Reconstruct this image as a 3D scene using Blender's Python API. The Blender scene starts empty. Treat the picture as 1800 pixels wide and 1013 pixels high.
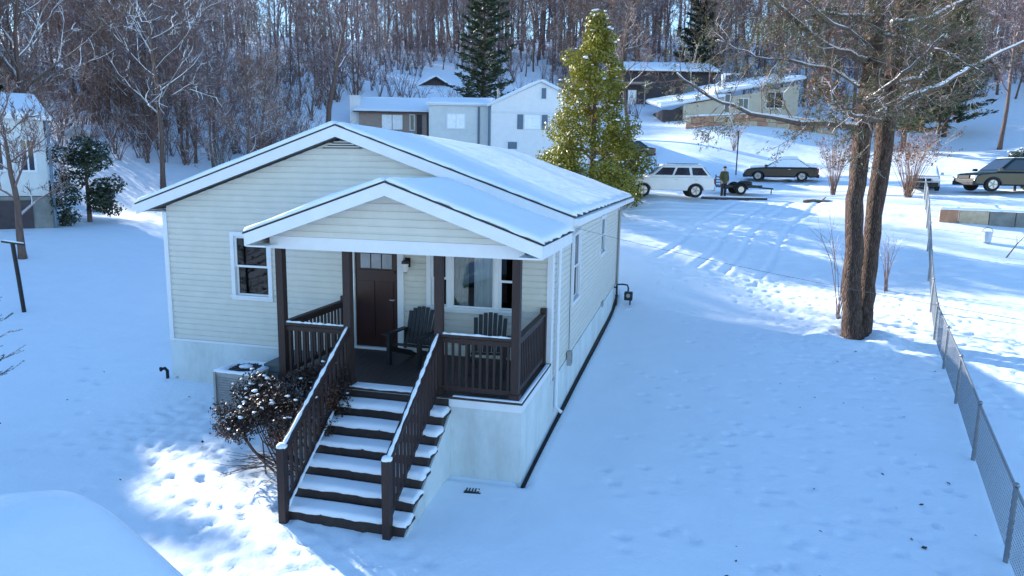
import bpy, bmesh, math, random
import numpy as np
from mathutils import Vector, Matrix, Quaternion

scene = bpy.context.scene
COL = scene.collection
R = math.radians

# ------------------------------------------------------------------ camera
CAM = Vector((2.218, -12.122, 4.844)); YAW, PITCH, ROLL, FPX = R(-13.746), R(9.354), R(0.997), 1206.24
FW = Vector((math.sin(YAW)*math.cos(PITCH), math.cos(YAW)*math.cos(PITCH), -math.sin(PITCH)))
_rt = Vector((math.cos(YAW), -math.sin(YAW), 0)); _up = _rt.cross(FW)
RT = _rt*math.cos(ROLL) + _up*math.sin(ROLL); UP = -_rt*math.sin(ROLL) + _up*math.cos(ROLL)
cd = bpy.data.cameras.new('camera'); cam = bpy.data.objects.new('camera', cd); COL.objects.link(cam)
cd.sensor_width = 36; cd.lens = FPX/1800*36; cd.clip_end = 2000; cd.clip_start = .05
m = Matrix.Identity(4)
for i in range(3): m[i][0], m[i][1], m[i][2], m[i][3] = RT[i], UP[i], -FW[i], CAM[i]
cam.matrix_world = m
scene.camera = cam

# ------------------------------------------------------------------ light
SUN_AZ, SUN_EL = R(-60), R(20.5)
world = bpy.data.worlds.new('World'); scene.world = world; world.use_nodes = True
wn = world.node_tree; bg = wn.nodes['Background']
sky = wn.nodes.new('ShaderNodeTexSky'); sky.sky_type = 'NISHITA'; sky.sun_disc = False
sky.sun_elevation = SUN_EL; sky.sun_rotation = SUN_AZ; sky.altitude = 300; sky.air_density = 1.3; sky.dust_density = 0; sky.ozone_density = 5.0
wn.links.new(sky.outputs[0], bg.inputs[0]); bg.inputs[1].default_value = .15
sl = bpy.data.lights.new('sun', 'SUN'); sl.energy = 5.0; sl.angle = R(.6); sl.color = (1, .94, .87)
sun = bpy.data.objects.new('sun', sl); COL.objects.link(sun); sun.location = (-30, 30, 40)
SD = Vector((-math.sin(SUN_AZ)*math.cos(SUN_EL), -math.cos(SUN_AZ)*math.cos(SUN_EL), -math.sin(SUN_EL)))
sun.rotation_euler = SD.to_track_quat('-Z', 'Y').to_euler()
vs = scene.view_settings; vs.view_transform = 'Standard'; vs.look = 'None'; vs.gamma = 1; vs.exposure = 1.38
vs.use_curve_mapping = False
scene.cycles.max_bounces = 6; scene.cycles.transparent_max_bounces = 8; scene.cycles.use_denoising = True

def at(u, v, D):
    """world point seen at photo pixel (u, v) at distance D along the view axis"""
    return CAM + (FW + RT*((u-900)/FPX) + UP*((506.5-v)/FPX))*D
def project(P):
    d = Vector(P)-CAM; z = d.dot(FW)
    return 900+FPX*d.dot(RT)/z, 506.5-FPX*d.dot(UP)/z, z

# ------------------------------------------------------------------ materials
MATS = {}
def new_mat(name):
    mt = bpy.data.materials.new(name); mt.use_nodes = True
    nt = mt.node_tree; b = nt.nodes['Principled BSDF']; MATS[name] = mt
    return mt, nt, b
def tex(nt, kind, scale, detail=4, rough=.6, coord='Object', sc=None, dist=0):
    tc = nt.nodes.new('ShaderNodeTexCoord'); n = nt.nodes.new(kind)
    if kind == 'ShaderNodeTexNoise':
        n.inputs['Scale'].default_value = scale; n.inputs['Detail'].default_value = detail
        n.inputs['Roughness'].default_value = rough; n.inputs['Distortion'].default_value = dist
    else:
        n.inputs['Scale'].default_value = scale
    if sc:
        mp = nt.nodes.new('ShaderNodeMapping'); mp.inputs['Scale'].default_value = sc
        nt.links.new(tc.outputs[coord], mp.inputs[0]); nt.links.new(mp.outputs[0], n.inputs['Vector'])
    else: nt.links.new(tc.outputs[coord], n.inputs['Vector'])
    return n
def ramp(nt, src, stops):
    r = nt.nodes.new('ShaderNodeValToRGB'); e = r.color_ramp.elements
    while len(e) < len(stops): e.new(.5)
    for el, (p, c) in zip(e, stops): el.position = p; el.color = (*c, 1) if len(c) == 3 else c
    nt.links.new(src, r.inputs[0]); return r
def bump(nt, b, src, strength, dist, prev=None):
    bp = nt.nodes.new('ShaderNodeBump'); bp.inputs['Strength'].default_value = strength; bp.inputs['Distance'].default_value = dist
    nt.links.new(src, bp.inputs['Height'])
    if prev: nt.links.new(prev.outputs[0], bp.inputs['Normal'])
    nt.links.new(bp.outputs[0], b.inputs['Normal']); return bp
def simple(name, col, rough=.6, var=.12, scale=6, metal=0, bmp=0, sc=None, spec=.4, coord='Object'):
    mt, nt, b = new_mat(name)
    n = tex(nt, 'ShaderNodeTexNoise', scale, 6, .65, coord, sc)
    lo = tuple(max(0, c*(1-var)) for c in col); hi = tuple(min(1, c*(1+var)) for c in col)
    r = ramp(nt, n.outputs[0], [(.3, lo), (.7, hi)]); nt.links.new(r.outputs[0], b.inputs['Base Color'])
    b.inputs['Roughness'].default_value = rough; b.inputs['Metallic'].default_value = metal
    b.inputs['Specular IOR Level'].default_value = spec
    if bmp: bump(nt, b, n.outputs[0], bmp, .02)
    return mt
def snow_mat(name, fine=1.0, col=(.76, .84, .91)):
    mt, nt, b = new_mat(name)
    n1 = tex(nt, 'ShaderNodeTexNoise', 1.6, 5, .55); n2 = tex(nt, 'ShaderNodeTexNoise', 22, 6, .7)
    r = ramp(nt, n1.outputs[0], [(.3, tuple(c*.965 for c in col)), (.7, col)]); nt.links.new(r.outputs[0], b.inputs['Base Color'])
    b.inputs['Roughness'].default_value = .62; b.inputs['Specular IOR Level'].default_value = .25
    p = bump(nt, b, n1.outputs[0], .35, .10); bump(nt, b, n2.outputs[0], .30*fine, .02, p)
    return mt
def capped(name, col, var=.25, lo=.45, hi=.8, scale=3, amount=.5, sc=None, rough=.85, snow=(.83, .85, .88)):
    """bark or foliage with snow settled on its upper sides"""
    mt, nt, b = new_mat(name)
    n = tex(nt, 'ShaderNodeTexNoise', scale, 6, .7, 'Object', sc)
    r = ramp(nt, n.outputs[0], [(.3, tuple(c*(1-var) for c in col)), (.72, tuple(min(1, c*(1+var)) for c in col))])
    g = nt.nodes.new('ShaderNodeNewGeometry'); sp = nt.nodes.new('ShaderNodeSeparateXYZ'); nt.links.new(g.outputs['Normal'], sp.inputs[0])
    mr = nt.nodes.new('ShaderNodeMapRange'); mr.inputs['From Min'].default_value = lo; mr.inputs['From Max'].default_value = hi
    nt.links.new(sp.outputs[2], mr.inputs[0])
    n2 = tex(nt, 'ShaderNodeTexNoise', 1.3, 3, .6)
    r2 = ramp(nt, n2.outputs[0], [(max(0, .62-amount*.5), (0, 0, 0)), (max(.05, .70-amount*.5), (1, 1, 1))])
    mu = nt.nodes.new('ShaderNodeMath'); mu.operation = 'MULTIPLY'; nt.links.new(mr.outputs[0], mu.inputs[0]); nt.links.new(r2.outputs[0], mu.inputs[1])
    mx = nt.nodes.new('ShaderNodeMix'); mx.data_type = 'RGBA'
    nt.links.new(mu.outputs[0], mx.inputs[0]); nt.links.new(r.outputs[0], mx.inputs[6]); mx.inputs[7].default_value = (*snow, 1)
    nt.links.new(mx.outputs[2], b.inputs['Base Color']); b.inputs['Roughness'].default_value = rough; b.inputs['Specular IOR Level'].default_value = .2
    bump(nt, b, n.outputs[0], .5, .03)
    return mt
def leaf_mat(name, col, var=.35, scale=1.2, rough=.5, trans=.25):
    mt, nt, b = new_mat(name)
    n = tex(nt, 'ShaderNodeTexNoise', scale, 3, .6)
    n2 = tex(nt, 'ShaderNodeTexWhiteNoise', 1) if False else tex(nt, 'ShaderNodeTexNoise', scale*14, 2, .6)
    ad = nt.nodes.new('ShaderNodeMath'); ad.operation = 'ADD'; nt.links.new(n.outputs[0], ad.inputs[0]); nt.links.new(n2.outputs[0], ad.inputs[1])
    hf = nt.nodes.new('ShaderNodeMath'); hf.operation = 'MULTIPLY'; hf.inputs[1].default_value = .5; nt.links.new(ad.outputs[0], hf.inputs[0])
    r = ramp(nt, hf.outputs[0], [(.36, tuple(c*(1-var) for c in col)), (.64, tuple(min(1, c*(1+var)) for c in col))])
    nt.links.new(r.outputs[0], b.inputs['Base Color']); b.inputs['Roughness'].default_value = rough
    tr = nt.nodes.new('ShaderNodeBsdfTranslucent'); nt.links.new(r.outputs[0], tr.inputs[0])
    mx = nt.nodes.new('ShaderNodeMixShader'); mx.inputs[0].default_value = trans
    nt.links.new(b.outputs[0], mx.inputs[1]); nt.links.new(tr.outputs[0], mx.inputs[2]); nt.links.new(mx.outputs[0], nt.nodes['Material Output'].inputs[0])
    return mt
def glass_mat(name, tint=(.55, .62, .66), mixf=.16):
    mt, nt, b = new_mat(name)
    tr = nt.nodes.new('ShaderNodeBsdfTransparent'); tr.inputs[0].default_value = (*tint, 1)
    gl = nt.nodes.new('ShaderNodeBsdfGlossy'); gl.inputs['Roughness'].default_value = .03
    fr = nt.nodes.new('ShaderNodeFresnel'); fr.inputs[0].default_value = 1.5
    ad = nt.nodes.new('ShaderNodeMath'); ad.operation = 'ADD'; ad.inputs[1].default_value = mixf-.04; nt.links.new(fr.outputs[0], ad.inputs[0])
    mx = nt.nodes.new('ShaderNodeMixShader'); nt.links.new(ad.outputs[0], mx.inputs[0]); nt.links.new(tr.outputs[0], mx.inputs[1]); nt.links.new(gl.outputs[0], mx.inputs[2])
    nt.links.new(mx.outputs[0], nt.nodes['Material Output'].inputs[0]); return mt

snow_mat('ground_snow'); snow_mat('roof_snow', .7); snow_mat('clump_snow', .5, (.78, .85, .92))
simple('siding', (.58, .585, .54), .55, .05, 3, bmp=.05); simple('trim', (.68, .72, .76), .5, .04, 4)
simple('foundation', (.58, .65, .67), .8, .07, 2.2, bmp=.25)
_f = MATS['foundation'].node_tree; _fb = _f.nodes['Principled BSDF']; _fn = tex(_f, 'ShaderNodeTexNoise', 1.1, 8, .72, 'Object', (1, 1, .35)); _fr = ramp(_f, _fn.outputs[0], [(.35, (.72, .70, .66)), (.55, (1, 1, 1))]); _fm = _f.nodes.new('ShaderNodeMix'); _fm.data_type = 'RGBA'; _fm.blend_type = 'MULTIPLY'; _fm.inputs[0].default_value = .6
_f.links.new(_fb.inputs['Base Color'].links[0].from_socket, _fm.inputs[6]); _f.links.new(_fr.outputs[0], _fm.inputs[7]); _f.links.new(_fm.outputs[2], _fb.inputs['Base Color'])
simple('brown_wood', (.030, .017, .016), .6, .35, 9, bmp=.25, sc=(6, 6, .7)); simple('stair_wood', (.034, .024, .022), .65, .35, 8, bmp=.25)
simple('porch_board', (.045, .034, .032), .55, .3, 5, sc=(8, 1, 1), bmp=.1)
simple('door_paint', (.028, .009, .009), .35, .2, 4, sc=(1, 1, .3)); simple('shingle', (.035, .038, .042), .9, .3, 12)
simple('dark_blue_grey', (.06, .085, .10), .5, .15, 4); simple('dark_metal', (.02, .02, .022), .45, .2, 8, metal=.3)
simple('galvanised', (.24, .26, .28), .45, .15, 12, metal=.75); simple('dark_plastic', (.012, .014, .017), .5, .2, 10)
simple('grey_metal', (.33, .33, .32), .5, .08, 6, metal=.2); simple('wire', (.10, .10, .11), .6, .1, 10)
simple('curtain', (.88, .91, .93), .9, .1, 4); simple('green_curtain', (.20, .30, .20), .9, .2, 4); simple('interior', (.10, .09, .085), .9, .15, 2)
simple('soil', (.035, .030, .028), .95, .4, 10, bmp=.6)
simple('white_paint', (.76, .77, .78), .6, .05, 2); simple('brown_wall', (.34, .26, .22), .8, .2, 3, sc=(1, 1, 6)); simple('dark_wall', (.06, .05, .055), .8, .25, 3)
simple('tan_wall', (.52, .48, .38), .8, .1, 2); simple('pale_wall', (.60, .64, .64), .7, .07, 2); simple('shutter', (.12, .17, .22), .6, .1, 5)
simple('brick_stone', (.40, .22, .14), .9, .3, 2.5, bmp=.4); simple('tan_stone', (.46, .38, .27), .9, .25, 3, bmp=.4); simple('grey_stone', (.20, .21, .20), .9, .25, 3, bmp=.4)
simple('tyre', (.012, .012, .013), .8, .2, 10); simple('rim', (.42, .43, .44), .35, .1, 6, metal=.7)
simple('car_white', (.72, .72, .70), .3, .04, 2, spec=.6); simple('car_black', (.004, .005, .008), .25, .2, 2, spec=.6); simple('car_teal', (.003, .013, .014), .25, .2, 2, spec=.6)
simple('car_pale', (.42, .48, .56), .3, .05, 2, spec=.6)
simple('door_glass', (.26, .29, .33), .25, .25, 3); simple('car_glass', (.012, .016, .03), .08, .2, 2, spec=.7); simple('lamp_red', (.35, .02, .02), .3, .1, 4); simple('lamp_clear', (.7, .7, .68), .2, .05, 4)  # door_glass carries the pale reflection of the panes in its colour
simple('coat', (.075, .075, .035), .85, .25, 8); simple('trousers', (.02, .022, .03), .85, .25, 8); simple('skin', (.50, .32, .25), .6, .08, 8); simple('hat', (.03, .03, .03), .9, .2, 8)
capped('bark', (.135, .094, .080), .4, .55, .85, 5, .42, (2.5, 2.5, .5)); bb = capped('bark_big', (.105, .070, .056), .6, .80, .95, 5, .36, (3, 3, .45))
_nt = bb.node_tree; _b = _nt.nodes['Principled BSDF']; _v = tex(_nt, 'ShaderNodeTexVoronoi', 7, coord='Object', sc=(3.2, 3.2, .42)); _v.feature = 'DISTANCE_TO_EDGE'
_r = ramp(_nt, _v.outputs['Distance'], [(0, (0, 0, 0)), (.22, (1, 1, 1))]); _pb = [q for q in _nt.nodes if q.type == 'BUMP'][0]; bump(_nt, _b, _r.outputs[0], .9, .06, _pb)
capped('twig', (.195, .120, .098), .3, .3, .65, 2, .50); capped('twig_purple', (.180, .120, .122), .3, .3, .65, 2, .46); capped('twig_tan', (.24, .145, .10), .3, .3, .65, 2, .5)
capped('limb_snow', (.12, .095, .08), .4, .05, .35, 4, 1.1, (2, 2, 2))
leaf_mat('magnolia_leaf', (.20, .19, .014), .62, .8); leaf_mat('pine_needle', (.035, .055, .028), .45, .8); leaf_mat('olive_needle', (.080, .088, .038), .4, .8, .7)
leaf_mat('spruce_needle', (.022, .042, .030), .4, 3, .6, .1); leaf_mat('shrub_leaf', (.034, .019, .014), .6, 1.4, .45, .12); leaf_mat('rust_leaf', (.15, .052, .022), .4, 2, .6, .2)
leaf_mat('bush_leaf', (.035, .05, .025), .5, 1, .5, .15)
glass_mat('glass', (.22, .27, .30), .035); glass_mat('glass_clear', (.8, .85, .88), .06)

# ------------------------------------------------------------------ mesh helpers
class MB:
    def __init__(s): s.v = []; s.f = []
    def add(s, vs, fs):
        k = len(s.v); s.v.extend([tuple(v) for v in vs]); s.f.extend([tuple(i+k for i in f) for f in fs])
    def box(s, x0, x1, y0, y1, z0, z1):
        s.hexa([(x0,y0,z0),(x1,y0,z0),(x1,y1,z0),(x0,y1,z0)], [(x0,y0,z1),(x1,y0,z1),(x1,y1,z1),(x0,y1,z1)]); return s
    def hexa(s, lo, hi):
        s.add(list(lo)+list(hi), [(3,2,1,0),(4,5,6,7),(0,1,5,4),(1,2,6,5),(2,3,7,6),(3,0,4,7)]); return s
    def prism(s, poly, off):
        """closed planar polygon (3D points) extruded by the vector off"""
        n = len(poly); off = Vector(off); P = [Vector(p) for p in poly]
        nrm = Vector((0,0,0))
        for i in range(n): nrm += P[i].cross(P[(i+1) % n])
        if nrm.dot(off) > 0: P = P[::-1]
        vs = P+[p+off for p in P]
        s.add(vs, [tuple(range(n)), tuple(range(2*n-1, n-1, -1))]+[((i+1) % n, i, n+i, n+(i+1) % n) for i in range(n)]); return s
    def beam(s, a, b, w, h, up=(0,0,1)):
        a = Vector(a); b = Vector(b); d = (b-a).normalized(); up = Vector(up)
        if abs(d.dot(up)) > .98: up = Vector((0,1,0))
        sd = d.cross(up).normalized(); u = sd.cross(d)
        q = [sd*w/2*i+u*h/2*j for i, j in ((-1,-1),(1,-1),(1,1),(-1,1))]
        s.add([a+k for k in q]+[b+k for k in q], [(0,1,2,3),(7,6,5,4),(0,4,5,1),(1,5,6,2),(2,6,7,3),(3,7,4,0)]); return s
    def tube(s, pts, rad, n=6, cap=True):
        pts = [Vector(p) for p in pts]; m = len(pts)
        if not hasattr(rad, '__len__'): rad = [rad]*m
        vs = []; prev = None
        for i, p in enumerate(pts):
            d = (pts[min(i+1, m-1)]-pts[max(i-1, 0)])
            d = d.normalized() if d.length > 1e-9 else Vector((0,0,1))
            if prev is None:
                a = d.orthogonal().normalized()
            else:
                a = prev-d*prev.dot(d); a = a.normalized() if a.length > 1e-6 else d.orthogonal().normalized()
            prev = a; b = d.cross(a)
            for j in range(n):
                t = 2*math.pi*j/n; vs.append(p+(a*math.cos(t)+b*math.sin(t))*rad[i])
        fs = [(i*n+j, i*n+(j+1) % n, (i+1)*n+(j+1) % n, (i+1)*n+j) for i in range(m-1) for j in range(n)]
        if cap: fs += [tuple(range(n-1, -1, -1)), tuple((m-1)*n+j for j in range(n))]
        s.add(vs, fs); return s
    def disc(s, c, r, ax, h, n=24):
        c = Vector(c); ax = Vector(ax).normalized(); return s.tube([c-ax*h/2, c+ax*h/2], r, n)
    def blob(s, c, r, rng, n=7, m=4, jit=.2):
        c = Vector(c); vs = [c+Vector((0,0,-r[2]))]
        for i in range(1, m):
            ph = math.pi*i/m-math.pi/2
            for j in range(n):
                t = 2*math.pi*j/n; k = 1+rng.uniform(-jit, jit)
                vs.append(c+Vector((r[0]*math.cos(ph)*math.cos(t)*k, r[1]*math.cos(ph)*math.sin(t)*k, r[2]*math.sin(ph)*k)))
        vs.append(c+Vector((0,0,r[2]))); e = len(vs)-1
        fs = [(0, 1+(j+1) % n, 1+j) for j in range(n)]
        for i in range(m-2):
            for j in range(n):
                a = 1+i*n; fs.append((a+j, a+(j+1) % n, a+n+(j+1) % n, a+n+j))
        a = 1+(m-2)*n
        fs += [(a+j, a+(j+1) % n, e) for j in range(n)]
        s.add(vs, fs); return s
    def mesh(s, name, mat, smooth=False):
        me = bpy.data.meshes.new(name); me.from_pydata(s.v, [], s.f); me.materials.append(MATS[mat])
        if smooth: me.polygons.foreach_set('use_smooth', [True]*len(me.polygons))
        me.update(); return me
    def build(s, name, mat, parent=None, smooth=False, loc=None):
        return ob(name, s.mesh(name, mat, smooth), parent, loc)
def ob(name, me, parent=None, loc=None, rotz=0, scale=None):
    o = bpy.data.objects.new(name, me); COL.objects.link(o)
    if loc is not None: o.location = loc
    if rotz: o.rotation_euler = (0, 0, rotz)
    if scale is not None: o.scale = scale if hasattr(scale, '__len__') else (scale,)*3
    if parent is not None:
        o.parent = parent
        if parent.get('_world'): o.matrix_parent_inverse = Matrix.Translation(-Vector(parent.location))
    return o
def tag(o, label=None, cat=None, group=None, kind=None):
    if label: o['label'] = label
    if cat: o['category'] = cat
    if group: o['group'] = group
    if kind: o['kind'] = kind
    return o
def thing(name, label, cat, loc=(0,0,0), rotz=0, group=None, world=False):
    """an Empty at the base of a thing; world=True: its parts are written in world coordinates"""
    o = bpy.data.objects.new(name, None); COL.objects.link(o); o.location = loc; o.rotation_euler = (0, 0, rotz); o.empty_display_size = .3
    if world: o['_world'] = 1
    return tag(o, label, cat, group)
def bevel(o, w, seg=2, ang=35):
    b = o.modifiers.new('bevel', 'BEVEL'); b.width = w; b.segments = seg; b.limit_method = 'ANGLE'; b.angle_limit = R(ang); return o
def copy_tree(o, parent=None):
    c = o.copy(); COL.objects.link(c); c.parent = parent
    for ch in o.children: copy_tree(ch, c)
    return c

def snow_sheet(name, corners, th, parent=None, nu=14, nv=14, rnd=.12, seed=0, noise=.015, mat='roof_snow', over=0.0, edge=.25):
    """blanket of snow on a flat quad (four corners, counter-clockwise from above): rounded rim, uneven top"""
    A, B, Cc, D = [Vector(c) for c in corners]
    nrm = (B-A).cross(D-A).normalized(); rng = random.Random(seed)
    Lu = ((B-A).length+(Cc-D).length)/2; Lv = ((D-A).length+(Cc-B).length)/2
    us = sorted(set([0, .25*rnd/Lu, .6*rnd/Lu, rnd/Lu]+[rnd/Lu+(1-2*rnd/Lu)*i/nu for i in range(nu+1)]+[1-rnd/Lu, 1-.6*rnd/Lu, 1-.25*rnd/Lu, 1]))
    vv = sorted(set([0, .25*rnd/Lv, .6*rnd/Lv, rnd/Lv]+[rnd/Lv+(1-2*rnd/Lv)*i/nv for i in range(nv+1)]+[1-rnd/Lv, 1-.6*rnd/Lv, 1-.25*rnd/Lv, 1]))
    ph = [(rng.uniform(.6, 3.2), rng.uniform(.6, 3.2), rng.uniform(0, 6), rng.uniform(.3, 1)) for _ in range(9)]
    vs = []; nU, nV = len(us), len(vv)
    for v in vv:
        for u in us:
            p = A*(1-u)*(1-v)+B*u*(1-v)+Cc*u*v+D*(1-u)*v
            e = min(min(u, 1-u)*Lu, min(v, 1-v)*Lv)/rnd; e = max(0, min(1, e)); pr = edge+(1-edge)*math.sqrt(1-(1-e)**2)
            if e < .3 and Lu > .6:
                wu = math.sin(9*v*Lv+ph[0][2])+math.sin(21*v*Lv+ph[1][2])+.6*math.sin(37*v*Lv+ph[2][2]); wv = math.sin(8*u*Lu+ph[3][2])+math.sin(19*u*Lu+ph[4][2])+.6*math.sin(41*u*Lu+ph[5][2])
                k_ = min(.016, rnd*.12)
                if u < .01 or u > .99: p = p+(B-A).normalized()*(k_*wu*(1 if u > .5 else -1))
                if v < .01 or v > .99: p = p+(D-A).normalized()*(k_*wv*(1 if v > .5 else -1))
            w = sum(a*math.sin(fx*u*Lu+fy*v*Lv+c) for fx, fy, c, a in ph)
            jit = rng.uniform(-1, 1)*noise*.35
            vs.append(p+nrm*(th*pr+(w*noise+jit)*e))
    fs = [(j*nU+i, j*nU+i+1, (j+1)*nU+i+1, (j+1)*nU+i) for j in range(nV-1) for i in range(nU-1)]
    rim = [i for i in range(nU)]+[j*nU+nU-1 for j in range(1, nV)]+[(nV-1)*nU+i for i in range(nU-2, -1, -1)]+[j*nU for j in range(nV-2, 0, -1)]
    k = len(vs)
    for r in rim: vs.append(vs[r]-nrm*(th*edge-.002))
    n = len(rim); fs += [(rim[(i+1) % n], rim[i], k+i, k+(i+1) % n) for i in range(n)]
    fs.append(tuple(k+i for i in range(n-1, -1, -1)))
    mb = MB(); mb.add(vs, fs); return mb.build(name, mat, parent, smooth=True)

# ------------------------------------------------------------------ terrain
def P3(v): return (v.x, v.y, v.z)
CTRL = [(2,-12,-.2),(-12,-10,.1),(12,-8,-.5),(6.7,-2.2,-.2),(7.6,1.3,-.1),(8.35,4.5,0),(8.9,7.1,.12),(9.5,9.7,.3),(7.3,9.5,.3),(0,-2.35,.1),(0.1,1.2,.157),(0.1,5,.22),(0.1,9,.285),(0,13,.35),
 (-8.2,0,.44),(-8.2,10,.7),(-8.2,13,.8),(-2.1,-4.2,0),(-6,-2,.2),(-14.2,1.6,.5),(-14,-4,.2),(14,5,.2),(20,0,-.3),(5.5,15,.6),(14,13,1.0),
 P3(at(1200,430,30)),P3(at(1090,445,27)),P3(at(1600,450,27)),P3(at(1450,400,31)),(1.1,27,3.83),(-2.5,25.5,3.5),(4.5,30,3.8),(8.4,37.4,4.62),(16.4,25.6,3.88),(14.8,22,3.2),(25,24,3.9),
 (-23.5,14.5,2.1),(-27.4,19.9,2.6),(-22.6,10.3,1.9),(-8,20,1.6),(-8,30,4),(-9.6,45.7,5.6),(-22.7,45,6.4),(-30,27,4.5),(-31,48.6,10.4),(-19.5,62,12.4),
 (6.2,52.2,9.0),(11.3,51.1,8.0),(10.3,55.4,9.6),(5.6,60,10.6),(-.3,67,12),(26,57,8.4),(30,58,9.4),(7.5,43.5,5.6),(20,40,5.4),(2,36,4.5),
 (-34,130,32),(-106,91,28),(49,129,27),(0,130,32),(-60,60,15),(-60,20,6),(-60,-20,3),(60,20,5),(60,60,12),(100,100,25),(0,200,38),(-150,150,40),(150,150,40),
 (-30,-30,0),(30,-40,-1),(150,-100,0),(-150,-100,0),(-150,50,20),(150,40,10),(0,-100,-1)]
_c = np.array(CTRL); _n = len(_c)
def _phi(r2): return np.where(r2 > 0, r2*np.log(r2+1e-12)*.5, 0)
_A = np.zeros((_n+3, _n+3)); _d2 = ((_c[:, None, :2]-_c[None, :, :2])**2).sum(2)
_A[:_n, :_n] = _phi(_d2)+np.eye(_n)*4.0; _A[:_n, _n] = 1; _A[:_n, _n+1:] = _c[:, :2]; _A[_n:, :_n] = _A[:_n, _n:].T
_w = np.linalg.solve(_A, np.concatenate([_c[:, 2], [0, 0, 0]]))
def terrain(x, y):
    x = np.asarray(x, float); y = np.asarray(y, float); sh = x.shape; X = x.ravel(); Y = y.ravel(); out = np.empty(X.size)
    for s in range(0, X.size, 20000):
        d2 = (X[s:s+20000, None]-_c[None, :, 0])**2+(Y[s:s+20000, None]-_c[None, :, 1])**2
        out[s:s+20000] = _phi(d2)@_w[:_n]+_w[_n]+_w[_n+1]*X[s:s+20000]+_w[_n+2]*Y[s:s+20000]
    return out.reshape(sh)
def gz(x, y): return float(terrain(np.array([x]), np.array([y]))[0])
def on_ground(u, v, D):
    p = at(u, v, D); return Vector((p.x, p.y, gz(p.x, p.y)))

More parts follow.
